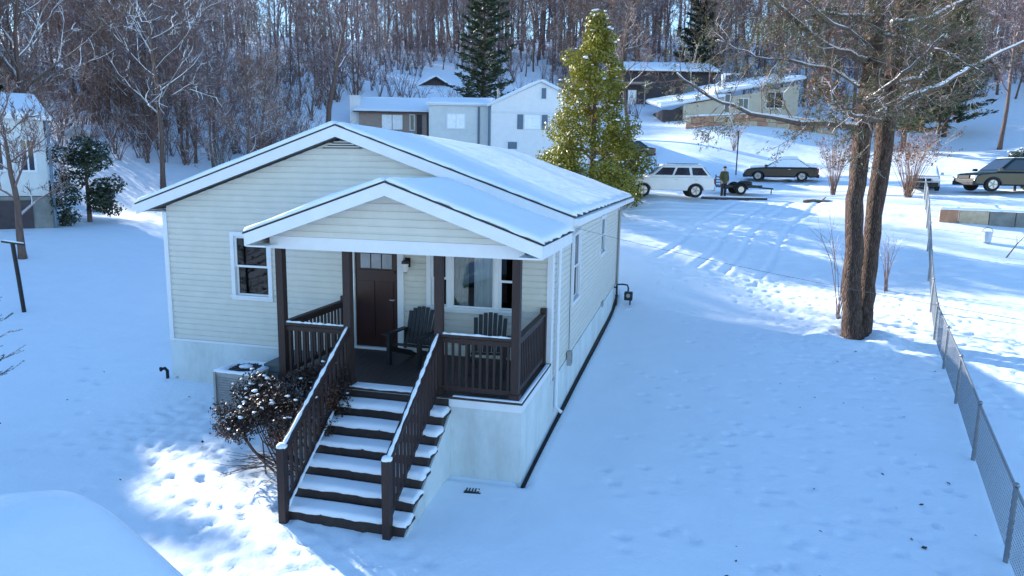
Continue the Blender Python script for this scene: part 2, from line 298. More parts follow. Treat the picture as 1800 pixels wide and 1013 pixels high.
def graded(a, b, lo, hi, step, g=1.09, mx=6):
    c = list(np.arange(lo, hi+1e-6, step)); s = step; x = hi; r = []
    while x < b: s = min(s*g, mx); x += s; r.append(x)
    s = step; x = lo; l = []
    while x > a: s = min(s*g, mx); x -= s; l.append(x)
    return np.array(l[::-1]+c+r)
def make_ground():
    rs = np.random.RandomState(4)
    xs = graded(-190, 190, -10.5, 12, .07); ys = graded(-60, 16, -9.5, 16, .07); ys = np.concatenate([ys[ys < 16], np.arange(16, 31, .13), graded(-60, 230, 30, 31, .12)[lambda q: q > 31] if False else np.array([v for v in graded(16, 230, 16, 31, .13) if v >= 31])])
    X, Y = np.meshgrid(xs, ys); Z = terrain(X, Y)
    # drifts
    for f, a, k in ((.35, .05, 5), (1.1, .018, 6), (3.1, .006, 8)):
        for _ in range(k):
            t = rs.uniform(0, 6.28); Z += a/k*2*np.sin((X*math.cos(t)+Y*math.sin(t))*f*rs.uniform(.7, 1.4)+rs.uniform(0, 6))
    def dent(px, py, r, dep, ang=0, el=1.0):
        i0, i1 = np.searchsorted(xs, [px-4*r, px+4*r]); j0, j1 = np.searchsorted(ys, [py-4*r, py+4*r])
        if i1 <= i0 or j1 <= j0: return
        dx = X[j0:j1, i0:i1]-px; dy = Y[j0:j1, i0:i1]-py
        a = (dx*math.cos(ang)+dy*math.sin(ang))/el; b = -dx*math.sin(ang)+dy*math.cos(ang); q = (a*a+b*b)/(r*r)
        Z[j0:j1, i0:i1] += -dep*np.exp(-q**1.5)+dep*.14*np.exp(-(np.sqrt(q)-1.6)**2*5)
    def trail(pts, step=.62, wob=.08, r=.07, dep=.05, side=.11):
        pts = [np.array(p, float) for p in pts]; k = 0
        for a, b in zip(pts[:-1], pts[1:]):
            d = b-a; L = np.hypot(*d); d /= L; n = np.array([-d[1], d[0]])
            for s in np.arange(0, L, step):
                k += 1; p = a+d*(s+rs.uniform(-wob, wob))+n*((1 if k % 2 else -1)*side+rs.uniform(-wob, wob)); dent(p[0], p[1], r*rs.uniform(.8, 1.2), dep*rs.uniform(.6, 1.2), math.atan2(d[1], d[0]), 1.5)
    # trodden path in front of the steps, towards the left
    for _ in range(900):
        t = rs.uniform(0, 1); c = np.array((-7.3, -1.2))*(1-t)+np.array((-1.2, -6.2))*t; o = rs.normal(0, .75)
        dent(c[0]+.57*o, c[1]+.82*o, rs.uniform(.055, .08), rs.uniform(.010, .026), rs.uniform(-1.2, -.2), 1.6)
    # trampled snow round the big tree and beyond the fence
    for _ in range(1300):
        px, py = rs.normal(7.8, 2.6), rs.normal(10.8, 3.0); dent(px, py, rs.uniform(.06, .10), rs.uniform(.012, .035), rs.uniform(0, 3), 1.5)
    for _ in range(700):
        px, py = rs.uniform(9, 15), rs.uniform(2, 12); dent(px, py, rs.uniform(.06, .11), rs.uniform(.012, .03), rs.uniform(0, 3), 1.5)
    # single tracks over the side yard
    trail([(.9, -6.0), (3, -4.2), (5.2, -1.5), (6.6, 2.5), (7.2, 6)]); trail([(4.4, 9.2), (6.3, 7.7), (8, 5)], .4)
    trail([(3.2, -6.8), (5.0, -5.0), (6.4, -3.2)], .3, .04, .06, .05, .05); trail([(-.2, -6.5), (2.1, -5.6), (4.2, -5.3)], .5)
    trail([(2.4, -1.5), (3.4, .8), (4.8, 2.0), (6.8, 3.0)], .7); trail([(-9, -3.6), (-6.4, -2.8), (-4.4, -4.3)], .7); trail([(-12, 1.2), (-9.6, -.6), (-8, -3)], .9)
    for _ in range(150):
        px, py = rs.uniform(.8, 7), rs.uniform(-6.5, 5); dent(px, py, rs.uniform(.05, .075), rs.uniform(.02, .055), rs.uniform(0, 3), 1.4)
    # ruts of the driveway and the road
    def rut(pts, w=.13, dep=.07):
        pts = [np.array(p, float) for p in pts]
        for a, b in zip(pts[:-1], pts[1:]):
            d = b-a; L = np.hypot(*d); d /= L
            s = (X-a[0])*d[0]+(Y-a[1])*d[1]; q = -(X-a[0])*d[1]+(Y-a[1])*d[0]; q = q+.06*np.sin(s*.9)
            mk = (s > 0) & (s < L); Z[mk] += (-dep*np.exp(-(q/w)**2)+dep*.4*np.exp(-((np.abs(q)-2.2*w)/w)**2))[mk]
    for o in (-.8, .8, 1.9, 3.3):
        rut([(-3, 25.5+o), (4, 26.6+o), (16, 22.8+o), (26, 21.5+o)]); rut([(2+o, 16), (4+o, 22), (6+o, 27)], .12, .05); rut([(-4, 19.5+o), (6, 21.5+o), (14, 18+o)], .14, .06)
    rut([(2, 29), (8, 36), (12, 44)]); rut([(3.5, 28.5), (9.6, 35.5), (13.6, 44)])
    for _ in range(900):
        px, py = rs.uniform(-1, 13), rs.uniform(14.5, 25); dent(px, py, rs.uniform(.08, .16), rs.uniform(.006, .018), rs.uniform(-.3, .3), 3.0)
    # thawed gutter along the foundation, snow banked at the tree foot
    gap = np.clip(1-np.abs(X-.04)/.12, 0, 1)*((Y > -2.4) & (Y < 13.2)); Z -= gap*.18
    gap = np.clip(1-np.abs(Y+2.42)/.14, 0, 1)*((X > -1.2) & (X < .2)); Z -= gap*.07
    d = np.hypot(X-7.35, Y-9.45); Z += .16*np.exp(-((d-.85)/.4)**2)
    nx, ny = len(xs), len(ys)
    me = bpy.data.meshes.new('ground'); me.vertices.add(nx*ny); me.vertices.foreach_set('co', np.stack([X, Y, Z], -1).astype(np.float32).ravel())
    I = np.arange(nx*ny).reshape(ny, nx); q = np.stack([I[:-1, :-1], I[:-1, 1:], I[1:, 1:], I[1:, :-1]], -1).reshape(-1, 4)
    me.loops.add(q.size); me.loops.foreach_set('vertex_index', q.ravel().astype(np.int32)); me.polygons.add(len(q))
    me.polygons.foreach_set('loop_start', np.arange(0, q.size, 4, dtype=np.int32)); me.polygons.foreach_set('use_smooth', np.ones(len(q), bool))
    me.update(calc_edges=True); me.validate(); me.materials.append(MATS['ground_snow'])
    return tag(ob('ground', me), kind='structure')
make_ground()

# ------------------------------------------------------------------ the house
W, L, HS, RZ, OX, OY = 8.215, 13.0, 4.06, 5.69, .386, .26     # width, length, wall top, ridge, overhangs
D, F = 2.347, 1.415                                            # porch depth, floor level
SL = (RZ-HS-.07)/(W/2+OX)                                      # roof slope
def roof_z(x): return RZ-abs(x+W/2)*SL
house = thing('house', 'cream clapboard bungalow with snowy gable roof and front porch in the foreground', 'house', (-W/2, L/2, .2), world=True)
hole = lambda x0, x1, z0, z1: (x0, x1, z0, z1)
FH = [hole(-6.56, -5.80, 2.31, 3.53), hole(-2.33, -.66, 2.35, 3.44), hole(-3.95, -2.96, F, 3.47)]    # openings in the front wall
SH = [hole(2.45, 3.35, 2.15, 3.60), hole(7.5, 8.6, 2.65, 3.65)]                                        # openings in the right wall (y, z)
def wall_grid(x0, x1, z0, z1, holes):
    """rectangles (x0,x1,z0,z1) that tile a wall around its openings"""
    zs = sorted(set([z0, z1]+[h[2] for h in holes]+[h[3] for h in holes])); out = []
    for a, b in zip(zs[:-1], zs[1:]):
        hs = sorted([(h[0], h[1]) for h in holes if h[2] < b-1e-6 and h[3] > a+1e-6]); x = x0
        for h in hs:
            if h[0] > x: out.append((x, h[0], a, b))
            x = h[1]
        if x < x1: out.append((x, x1, a, b))
    return out
fw = MB()
for a, b, c, d in wall_grid(-W+.02, -.02, 1.28, HS-.12, FH): fw.box(a, b, .03, .15, c, d)
fw.prism([(-W+.02, .03, HS-.12), (-.02, .03, HS-.12), (-W/2, .03, RZ-.24)], (0, .12, 0))
front = fw.build('front_wall', 'siding', house)
sw = MB()
for a, b, c, d in wall_grid(.15, L-.15, 1.0, HS-.10, SH): sw.box(-.15, -.03, a, b, c, d)
side = sw.build('right_wall', 'siding', house)
lw = MB().box(-W+.03, -W+.15, .15, L-.15, 1.0, HS-.10).build('left_wall', 'siding', house)
rw = MB().box(-W+.02, -.02, L-.15, L-.03, 1.0, HS-.12); rw.prism([(-W+.02, L-.15, HS-.12), (-.02, L-.15, HS-.12), (-W/2, L-.15, RZ-.24)], (0, .12, 0)); rw.build('rear_wall', 'siding', house)
MB().box(-W+.2, -.2, .2, L-.2, 1.12, 1.2).build('inner_floor', 'interior', house)
MB().box(-W+.2, -.2, 3.2, 3.3, 1.2, 4.3).build('partition', 'interior', house)
fnd = MB().box(-W-.01, -.02, -.005, L+.01, -.6, 1.265); fnd.box(-1.14, .012, -D, -.02, -.5, F-.16); fnd.box(-4.2, -2.98, -D, -.02, -.5, F-.16); fnd.box(-.02, .012, -.02, L+.01, -.6, 1.0)
fnd.build('foundation', 'foundation', house)

def clap(parent, x0, x1, z0, z1, e, holes, face, lim=None):
    """lap-siding courses, each an object: profile proud at its lower edge; face(x, proud, z) -> world point; lim(z) -> (xmin, xmax)"""
    k = 0; z = z0
    while z < z1-.01:
        t = min(z+e, z1)
        zs = sorted(set([z, z+(t-z)*.70, z+(t-z)*.80, t]+[h[2] for h in holes if z < h[2] < t]+[h[3] for h in holes if z < h[3] < t]))
        for a, b in zip(zs[:-1], zs[1:]):
            la, lb = (lim(a), lim(b)) if lim else ((x0, x1), (x0, x1))
            if la[1]-la[0] < .05: continue
            if lb[1]-lb[0] < .02: mid = (la[0]+la[1])/2; lb = (mid-.01, mid+.01)
            hs = sorted([(h[0], h[1]) for h in holes if h[2] < b-1e-6 and h[3] > a+1e-6]); segs = []; xa, xb = la[0], lb[0]
            for h in hs:
                if h[0] > xa: segs.append((xa, h[0], xb, h[0]))
                xa = xb = h[1]
            if xa < la[1]: segs.append((xa, la[1], xb, lb[1]))
            for s0, s1, t0, t1 in segs:
                pf_ = lambda q: .024-.005*q if q < .705 else (.008 if q < .805 else .003); pa = pf_((a-z)/e); pb = pf_((b-z)/e)
                mb = MB(); mb.hexa([face(s0, pa, a), face(s1, pa, a), face(s1, -.006, a), face(s0, -.006, a)], [face(t0, pb, b), face(t1, pb, b), face(t1, -.006, b), face(t0, -.006, b)]); mb.build('clapboard', 'siding', parent)
        z = t
GL = lambda z: (max(-W+.06, -W/2-(RZ-.20-z)/SL), min(-.06, -W/2+(RZ-.20-z)/SL))
pad = lambda hs, q=.075: [(h[0]-q, h[1]+q, h[2]-q, h[3]+q) for h in hs]
FHp = pad(FH)
FHp[2] = (FH[2][0]-.075, FH[2][1]+.075, 1.2, FH[2][3]+.075)
clap(front, -W+.06, -.06, 1.30, RZ-.3, .118, FHp, lambda x, p, z: (x, .028-p, z), GL)
clap(side, .06, L-.06, 1.02, HS-.12, .118, pad(SH), lambda y, p, z: (-.028+p, y, z))
for x in (-W-.012, -.088): MB().box(x, x+.10, -.018, .09, 1.24 if x < -1 else F, HS-.10).build('corner_board', 'trim', house)
for y in (-.014, L-.09): MB().box(-.09, .016, y if y > 1 else .091, y+.10 if y > 1 else .14, 1.0, HS-.12).build('corner_board', 'trim', house)
tr = MB().box(-W-.02, -4.22, -.030, -.006, 1.255, 1.30); tr.build('starter_strip', 'trim', house)

def window(parent, H, face, lights, sill=True, split=None):
    """window unit: casing part, with sashes and panes as its sub-parts; lights = list of (x0,x1,kind)"""
    x0, x1, z0, z1 = H; c = .085; mb = MB()
    def bx(m_, a, b, z_, t, p0, p1): m_.hexa([face(a,p1,z_), face(b,p1,z_), face(b,p0,z_), face(a,p0,z_)], [face(a,p1,t), face(b,p1,t), face(b,p0,t), face(a,p0,t)])
    bx(mb, x0-c, x0, z0-c, z1+c, -.02, .032); bx(mb, x1, x1+c, z0-c, z1+c, -.02, .032); bx(mb, x0, x1, z1, z1+c, -.02, .032); bx(mb, x0, x1, z0-c, z0, -.02, .030)
    wdw = mb.build('window', 'trim', parent)
    s = MB(); bx(s, x0-c-.015, x1+c+.015, z0-.03, z0+.012, -.015, .055); s.build('sill', 'trim', wdw)
    for i, (a, b, kind) in enumerate(lights):
        f = .042
        if i:
            q = MB(); bx(q, lights[i-1][1], a, z0, z1, -.05, .024); q.build('mullion', 'trim', wdw)
        def sash(zl, zh, dep):
            q = MB(); bx(q, a, a+f, zl, zh, dep-.03, dep); bx(q, b-f, b, zl, zh, dep-.03, dep); bx(q, a+f, b-f, zl, zl+f, dep-.03, dep); bx(q, a+f, b-f, zh-f, zh, dep-.03, dep); q.build('sash', 'trim', wdw)
            g = MB(); bx(g, a+f, b-f, zl+f, zh-f, dep-.02, dep-.014); g.build('pane', 'glass_clear' if kind == 'fixed' else 'glass', wdw)
        if kind == 'fixed': sash(z0, z1, -.008)
        else:
            zm = (z0+z1)/2; sash(zm-.02, z1, -.008); sash(z0, zm+.02, -.040)
    return wdw
FF = lambda x, p, z: (x, -p, z); SF = lambda y, p, z: (p, y, z)
window(house, FH[0], FF, [(FH[0][0], FH[0][1], 'hung')])
pic = window(house, FH[1], FF, [(-2.33, -2.00, 'hung'), (-1.92, -1.08, 'fixed'), (-1.00, -.66, 'hung')])
window(house, SH[0], SF, [(SH[0][0], SH[0][1], 'hung')]); window(house, SH[1], SF, [(SH[1][0], SH[1][1], 'hung')])
def drape(name, x0, x1, z0, z1, y, mat, waves, parent, amp=.03):
    mb = MB(); n = waves*6; vs = []
    for i in range(n+1):
        x = x0+(x1-x0)*i/n; yy = y+amp*math.sin(i/6*2*math.pi)+amp*.4*math.sin(i*1.7)
        vs += [(x, yy, z0), (x, yy, z1), (x, yy+.008, z0), (x, yy+.008, z1)]
    fs = []
    for i in range(n):
        k = i*4; fs += [(k, k+4, k+5, k+1), (k+2, k+3, k+7, k+6)]
    mb.add(vs, fs); return mb.build(name, mat, parent, True)
drape('curtain', -1.50, -1.06, 2.30, 3.5, .085, 'curtain', 7, pic); drape('curtain', -1.98, -1.62, 2.30, 3.5, .105, 'green_curtain', 5, pic)
drape('curtain', -2.34, -1.98, 2.92, 3.5, .09, 'green_curtain', 5, pic, .012); drape('curtain', -1.02, -.62, 2.95, 3.5, .09, 'green_curtain', 5, pic, .012)
# door
dr = MB().box(-3.90, -3.01, .02, .065, F+.05, 3.42).build('door', 'door_paint', house)
dp = MB()
for a, b in ((-3.80, -3.50), (-3.41, -3.11)): dp.box(a, b, .004, .0195, F+.25, F+1.35)
dp.build('door_panel', 'door_paint', dr)
for a in (-3.78, -3.555, -3.33): MB().box(a, a+.20, .006, .018, 3.02, 3.30).build('door_pane', 'door_glass', dr)
MB().box(-3.84, -3.07, -.012, .0195, 2.93, 2.985).build('door_shelf', 'door_paint', dr)
MB().tube([(-3.08, .02, 2.42), (-3.08, -.04, 2.42), (-3.16, -.045, 2.42)], .014, 6).build('door_handle', 'grey_metal', dr)
dj = MB().box(-4.03, -3.905, -.03, .08, F+.005, 3.52); dj.box(-3.005, -2.88, -.03, .08, F+.005, 3.52); dj.box(-3.905, -3.005, -.03, .08, 3.43, 3.52); dj.box(-3.95, -2.96, -.06, .10, F+.004, F+.045); dj.build('door_frame', 'trim', house)

# main roof
def slab(m_, xa, za, xb, zb, y0, y1, th, up=0):
    m_.hexa([(xa, y0, za-th+up), (xb, y0, zb-th+up), (xb, y1, zb-th+up), (xa, y1, za-th+up)], [(xa, y0, za+up), (xb, y0, zb+up), (xb, y1, zb+up), (xa, y1, za+up)])
XC = -W/2; xe = W/2+OX
rf = MB(); slab(rf, XC-xe, RZ-SL*xe, XC, RZ, -OY, L+OY, .13); slab(rf, XC, RZ, XC+xe, RZ-SL*xe, -OY, L+OY, .13)
roof = rf.build('roof', 'trim', house)
sh = MB(); q = xe+.03; slab(sh, XC-q, RZ-SL*q+.026, XC, RZ+.026, -OY-.035, L+OY+.035, .022); slab(sh, XC, RZ+.026, XC+q, RZ-SL*q+.026, -OY-.035, L+OY+.035, .022); sh.build('shingle_layer', 'shingle', roof)
for sgn in (-1, 1):
    x1 = XC+sgn*(xe+.01)
    for yy in (-OY-.025, L+OY+.003):
        MB().prism([(XC, yy, RZ-.001), (x1, yy, RZ-SL*(xe+.01)-.001), (x1, yy, RZ-SL*(xe+.01)-.20), (XC, yy, RZ-.20)], (0, .022, 0)).build('rake_board', 'trim', roof)
    zt = RZ-SL*xe
    g = MB().box(min(x1, x1+sgn*.11), max(x1, x1+sgn*.11), -OY, L+OY, zt-.135, zt-.02); g.build('gutter', 'trim', roof)
    MB().box(min(XC+sgn*(W/2-.03), XC+sgn*xe), max(XC+sgn*(W/2-.03), XC+sgn*xe), -OY+.01, L+OY-.01, zt-.165, zt-.137).build('soffit', 'trim', roof)
cz = lambda x, up: (x, RZ-abs(x-XC)*SL+up)
y0, y1 = -OY-.02, L+OY+.02
(xa, za), (xb, zb) = cz(XC-xe-.02, .028), cz(XC, .028)
snow_sheet('snow', [(xa, y0, za), (xb, y0, zb), (xb, y1, zb), (xa, y1, za)], .10, roof, 22, 40, .14, 1, .007)
(xa, za), (xb, zb) = cz(XC, .028), cz(XC+xe+.02, .028)
snow_sheet('snow', [(xa, y0, za), (xb, y0, zb), (xb, y1, zb), (xa, y1, za)], .08, roof, 30, 60, .14, 2, .006)
MB().prism([(XC-.42, .004, RZ-.40), (XC+.42, .004, RZ-.40), (XC, .004, RZ-.235)], (0, -.03, 0)).build('gable_vent', 'dark_blue_grey', house)
for i in range(3): MB().box(XC-.36+.1*i, XC+.36-.1*i, -.045, -.026, RZ-.385+.045*i, RZ-.365+.045*i).build('vent_slat', 'siding', house)
# porch roof
PXC, PRZ, PHE, POY = -2.03, 4.70, 2.37, .36
PSL = (PRZ-3.87)/PHE; py0 = -D-POY; py1 = -.035
prz = lambda x: PRZ-abs(x-PXC)*PSL
pr = MB(); slab(pr, PXC-PHE, prz(PXC-PHE), PXC, PRZ, py0, py1, .12); slab(pr, PXC, PRZ, PXC+PHE, prz(PXC+PHE), py0, py1, .12)
proof = pr.build('porch_roof', 'trim', house)
sh = MB(); q = PHE+.03; slab(sh, PXC-q, prz(PXC-q)+.026, PXC, PRZ+.026, py0-.03, py1, .022); slab(sh, PXC, PRZ+.026, PXC+q, prz(PXC+q)+.026, py0-.03, py1, .022); sh.build('shingle_layer', 'shingle', proof)
for sgn in (-1, 1):
    x1 = PXC+sgn*(PHE+.01)
    MB().prism([(PXC, py0-.022, PRZ-.001), (x1, py0-.022, prz(x1)-.001), (x1, py0-.022, prz(x1)-.19), (PXC, py0-.022, PRZ-.19)], (0, .02, 0)).build('rake_board', 'trim', proof)
    MB().box(min(x1, x1-sgn*.025), max(x1, x1-sgn*.025), py0, py1, prz(x1)-.20, prz(x1)-.002).build('fascia', 'trim', proof)
    xs_ = sorted([x1-sgn*.026, PXC+sgn*2.02]); MB().box(xs_[0], xs_[1], py0+.005, py1-.01, prz(x1)-.205, prz(x1)-.18).build('soffit', 'trim', proof)
    a, b = (PXC-PHE-.02, PXC) if sgn < 0 else (PXC, PXC+PHE+.02)
    snow_sheet('snow', [(a, py0-.015, prz(a)+.028), (b, py0-.015, prz(b)+.028), (b, py1, prz(b)+.028), (a, py1, prz(a)+.028)], .085, proof, 20, 16, .13, 5+sgn, .010)
MB().prism([(-1.45, -.034, prz(-1.45)+.13), (.30, -.034, prz(.30)+.13), (.30, -.034, prz(.30)+.045), (-1.45, -.034, prz(-1.45)+.045)], (0, -.02, 0)).build('dark_blue_grey', 'dark_blue_grey', proof)  # dark strip along the join of porch roof and wall
hb = MB().box(-4.20, .012, -D-.01, -D+.16, F+2.20, F+2.40); hb.box(-4.20, -4.06, -D+.161, -.04, F+2.20, F+2.40); hb.box(-.13, .008, -D+.161, -.04, F+2.20, F+2.40); hb.build('porch_beam', 'trim', house)
MB().box(-4.05, -.14, -D+.165, -.04, F+2.36, F+2.39).build('porch_ceiling', 'trim', house)
pg = MB().prism([(-4.10, -D+.03, F+2.40), (-.02, -D+.03, F+2.40), (PXC, -D+.03, PRZ-.13)], (0, .10, 0)).build('porch_gable', 'siding', house)
clap(pg, -4.1, 0, F+2.402, PRZ-.15, .118, [], lambda x, p, z: (x, -D+.028-p, z), lambda z: (max(-4.18, PXC-(PRZ-.14-z)/PSL), min(-.0, PXC+(PRZ-.14-z)/PSL)))
# porch floor, posts
pf = MB().box(-4.21, .016, -D-.015, -.03, F-.155, F-.03).build('porch_floor', 'trim', house)
pm = MB().box(-.066, .066, -D-.03, -.012, F-.028, F).mesh('plank', 'porch_board')
for i in range(31): ob('plank', pm, pf, (-4.135+i*.1365, 0, 0))
for i, x in enumerate((-4.09, -2.90, -1.356, -.121)):
    p = MB().box(x-.062, x+.062, -2.24-.062, -2.24+.062, F+.002, F+2.198).build('porch_post', 'brown_wood', house)
    MB().box(x-.08, x+.08, -2.24-.08, -2.24+.08, F+.003, F+.10).build('post_base', 'brown_wood', p)
for x in (-4.09, -.121):
    MB().box(x-.055, x+.055, -.16, -.05, F+.002, F+1.05).build('half_post', 'brown_wood', house)
# railings
RH = .95
def railing(a, b, seed, sn=True, nb=None):
    a = Vector(a); b = Vector(b); up = Vector((0, 0, 1)); d = b-a
    r = MB().beam(a+up*(RH-.075), b+up*(RH-.075), .035, .075).build('railing', 'brown_wood', house)
    MB().beam(a+up*RH, b+up*RH, .10, .04).build('top_rail', 'brown_wood', r); MB().beam(a+up*.11, b+up*.11, .04, .075).build('bottom_rail', 'brown_wood', r)
    n = nb or max(2, int(math.hypot(d.x, d.y)/.125)); sl = d.z/math.hypot(d.x, d.y)
    me = MB().box(-.018, .018, -.018, .018, .13, RH-.10).mesh('baluster', 'brown_wood')
    for i in range(n):
        p = a+d*((i+.5)/n); ob('baluster', me, r, p)
    if sn:
        s = MB(); rng = random.Random(seed); m_ = 30; pts = []; rr = []
        for i in range(m_+1):
            pts.append(a+d*(i/m_)+up*(RH+.022)); rr.append(.030*rng.uniform(.45, 1.1))
        s.tube(pts, rr, 7); s.build('snow', 'clump_snow', r, True)
    return r
py = -2.24
railing((-4.09+.06, py, F), (-2.90-.06, py, F), 1); railing((-1.356+.06, py, F), (-.121-.06, py, F), 2, nb=10)
railing((-4.09, py+.06, F), (-4.09, -.16, F), 3, False); railing((-.121, py+.06, F), (-.121, -.16, F), 4, False)
# stairs
NR, RUN = 7, .30; RISE = F/NR
st = MB()
for x in (-2.99, -1.20):
    poly = [(x, -D-.02, F-.06)]
    for k in range(1, NR):
        z = F-.04-k*RISE; y = -D-.02-(k-1)*RUN; poly += [(x, y, z), (x, y-RUN, z)]
    poly += [(x, -D-.02-(NR-1)*RUN, -.12), (x, -D-.02-(NR-1)*RUN+.28, -.12), (x, -D-.02, F-.55)]
    pts = poly; st.prism(pts, (.045, 0, 0))
stairs = st.build('stairs', 'stair_wood', house)
for k in range(NR):
    z1 = F-.035-k*RISE; y = -D-.03-k*RUN
    if k == 0: y = -D-.025
    MB().box(-2.985, -1.15, y+.0-.022, y, z1-RISE+.006, z1-.003).build('riser', 'stair_wood', stairs)
    if k:
        zt = F-k*RISE; yb = -D-.03-(k-1)*RUN
        MB().box(-3.02, -1.10, yb-RUN-.025, yb-.024, zt-.036, zt).build('tread', 'stair_wood', stairs)
        snow_sheet('snow', [(-2.97, yb-RUN-.04, zt-.012), (-1.105, yb-RUN-.04, zt-.012), (-1.105, yb-.026, zt+.004), (-2.97, yb-.026, zt+.004)], .075, stairs, 26, 4, .07, 20+k, .007, 'clump_snow')
snow_sheet('snow', [(-2.84, -D-.02, F+.001), (-1.42, -D-.02, F+.001), (-1.42, -D+.24, F+.001), (-2.84, -D+.24, F+.001)], .03, stairs, 14, 4, .10, 40, .006, 'clump_snow')
sk = MB(); x = -1.155
poly = [(x, -D-.003, F-.30)]
for k in range(1, NR): pass
sk.prism([(x-.03, -D-.003, F-.26), (x-.03, -D-.003, -.4), (x-.03, -D-.02-(NR-1)*RUN-.10, -.4), (x-.03, -D-.02-(NR-1)*RUN-.10, .0), (x-.03, -D-RUN, F-.26-RISE*.9)], (.06, 0, 0)); sk.build('stair_skirt', 'foundation', house)
ny = -D-.03-(NR-1)*RUN-.02
zf = F-(NR-1)*RISE
for x in (-2.90, -1.356):
    n_ = MB().box(x-.055, x+.055, ny-.11, ny, -.15, 1.13).build('newel_post', 'brown_wood', house)
    s = MB(); s.blob((x, ny-.055, 1.145), (.075, .075, .045), random.Random(5), 9, 5, .12); s.build('snow', 'clump_snow', n_, True)
    railing((x, ny-.02, 1.09-RH+.02), (x, py-.06, F), 30+int(x*10), True, nb=15)
s = MB(); rng = random.Random(8)
s.tube([Vector((-2.86, ny-.02, .25)).lerp(Vector((-2.86, py-.06, F+.16)), i/30) for i in range(22)], [.026*rng.uniform(.5, 1.1) for _ in range(22)], 6); s.build('snow', 'clump_snow', stairs, True)
s = snow_sheet('snow', [(-1.10, -D-.012, F+.001), (.012, -D-.012, F+.001), (.012, -D+.06, F+.001), (-1.10, -D+.06, F+.001)], .02, pf, 10, 2, .03, 44, .003, 'clump_snow')
snow_sheet('snow', [(-.055, -D+.06, F+.001), (.014, -D+.06, F+.001), (.014, -.1, F+.001), (-.055, -.1, F+.001)], .02, pf, 2, 12, .025, 45, .003, 'clump_snow')
# downspouts, cable, small fittings on the house
dsp = MB().tube([(.46, .4, HS-.16), (.30, .4, HS-.30), (.06, .4, HS-.42), (.06, .4, 1.3)], .035, 8); dsp.tube([(.06, .4, 1.3), (.06, .4, .45), (.18, .4, .35)], .035, 8); dsp.build('downspout', 'trim', house)
MB().tube([(.46, L-.15, HS-.16), (.3, L-.15, HS-.3), (.06, L-.15, HS-.42), (.06, L-.15, .5), (.22, L-.15, .42)], .04, 8).build('downspout', 'grey_metal', house)
MB().tube([(.05, 1.9, HS-.2), (.028, 1.95, 3.2), (.028, 2.0, 1.9), (.035, 2.0, 1.2)], .010, 5).build('cable', 'wire', house)
bx_ = MB().box(.013, .10, 1.90, 2.10, .86, 1.16).build('outlet_box', 'grey_metal', house); MB().box(.101, .108, 1.93, 2.07, .89, 1.12).build('cover', 'galvanised', bx_)
vt = MB().box(.013, .03, 8.4, 8.75, .92, 1.10).build('wall_vent', 'grey_metal', house)
for i in range(10):
    a, b = -D+.03+i*(L+D)/10, -D+.03+(i+1)*(L+D)/10; za, zb = gz(.05, a)-.05, gz(.05, b)-.05
    MB().hexa([(.013, a, -.1), (.085, a, -.1), (.085, b, -.1), (.013, b, -.1)], [(.013, a, za+.02), (.085, a, za), (.085, b, zb), (.013, b, zb+.02)]).build('soil_strip', 'soil', house)
MB().box(-1.1, .02, -D-.13, -D-.012, -.02, .035).build('soil_strip', 'soil', house)

# ------------------------------------------------------------------ things on and beside the house
def sconce():
    t = thing('wall_lamp', 'small black lantern wall lamp beside the front door', 'lamp', (-2.79, -.012, 3.1))
    MB().box(-.05, .05, -.02, 0, -.02, .16).build('backplate', 'dark_metal', t)
    MB().tube([(0, -.02, .12), (0, -.10, .17), (0, -.13, .13)], .012, 6).build('arm', 'dark_metal', t)
    MB().tube([(0, -.13, .135), (0, -.13, .10), (0, -.13, .06)], [.02, .075, .08], 8).build('cap', 'dark_metal', t)
    MB().tube([(0, -.13, .059), (0, -.13, -.10)], [.062, .045], 8).build('glass_shade', 'lamp_clear', t)
    MB().tube([(0, -.13, -.101), (0, -.13, -.125)], [.05, .02], 8).build('finial', 'dark_metal', t)
sconce()
def adirondack(name, label, x, y, rz):
    t = thing(name, label, 'chair', (x, y, F+.002), rz, 'porch chairs')
    M_ = 'dark_plastic'                                # local: faces -y
    slat = [-.24, -.16, -.08, 0, .08, .16, .24]
    for i, sx in enumerate(slat):
        top = .98-.9*sx*sx*2.0
        MB().hexa([(sx-.036, .20, .30), (sx+.036, .20, .30), (sx+.036, .222, .30), (sx-.036, .222, .30)], [(sx*1.12-.036, .42, top), (sx*1.12+.036, .42, top), (sx*1.12+.036, .442, top), (sx*1.12-.036, .442, top)]).build('back_slat', M_, t)
    for k in range(6):
        y0 = -.30+k*.088; z = .40-.022*k; MB().box(-.27, .27, y0, y0+.078, z-.022, z).build('seat_slat', M_, t)
    for sx in (-1, 1):
        MB().box(sx*.31-.03, sx*.31+.03, -.34, -.25, 0, .555).build('front_leg', M_, t)
        a = MB(); a.prism([(sx*.34-.075, -.38, .556), (sx*.34+.075, -.38, .556), (sx*.34+.06, .30, .556), (sx*.34-.035, .34, .556)], (0, 0, .028)); a.build('armrest', M_, t)
        MB().prism([(sx*.29-.015, -.32, .36), (sx*.29-.015, .46, .10), (sx*.29-.015, .60, 0), (sx*.29-.015, .46, 0), (sx*.29-.015, -.32, .26)], (.03, 0, 0)).build('rear_leg', M_, t)
        MB().prism([(sx*.31-.013, .24, .555), (sx*.31-.013, .34, .555), (sx*.31-.013, .30, .18), (sx*.31-.013, .22, .20)], (.026, 0, 0)).build('arm_support', M_, t)
    MB().box(-.30, .30, .30, .325, .44, .52).build('back_rail', M_, t)
    return t
adirondack('adirondack_chair', 'dark slatted adirondack chair beside the front door', -2.42, -.72, R(-8))
adirondack('adirondack_chair', 'dark slatted adirondack chair under the right end of the picture window', -.95, -.86, R(10))
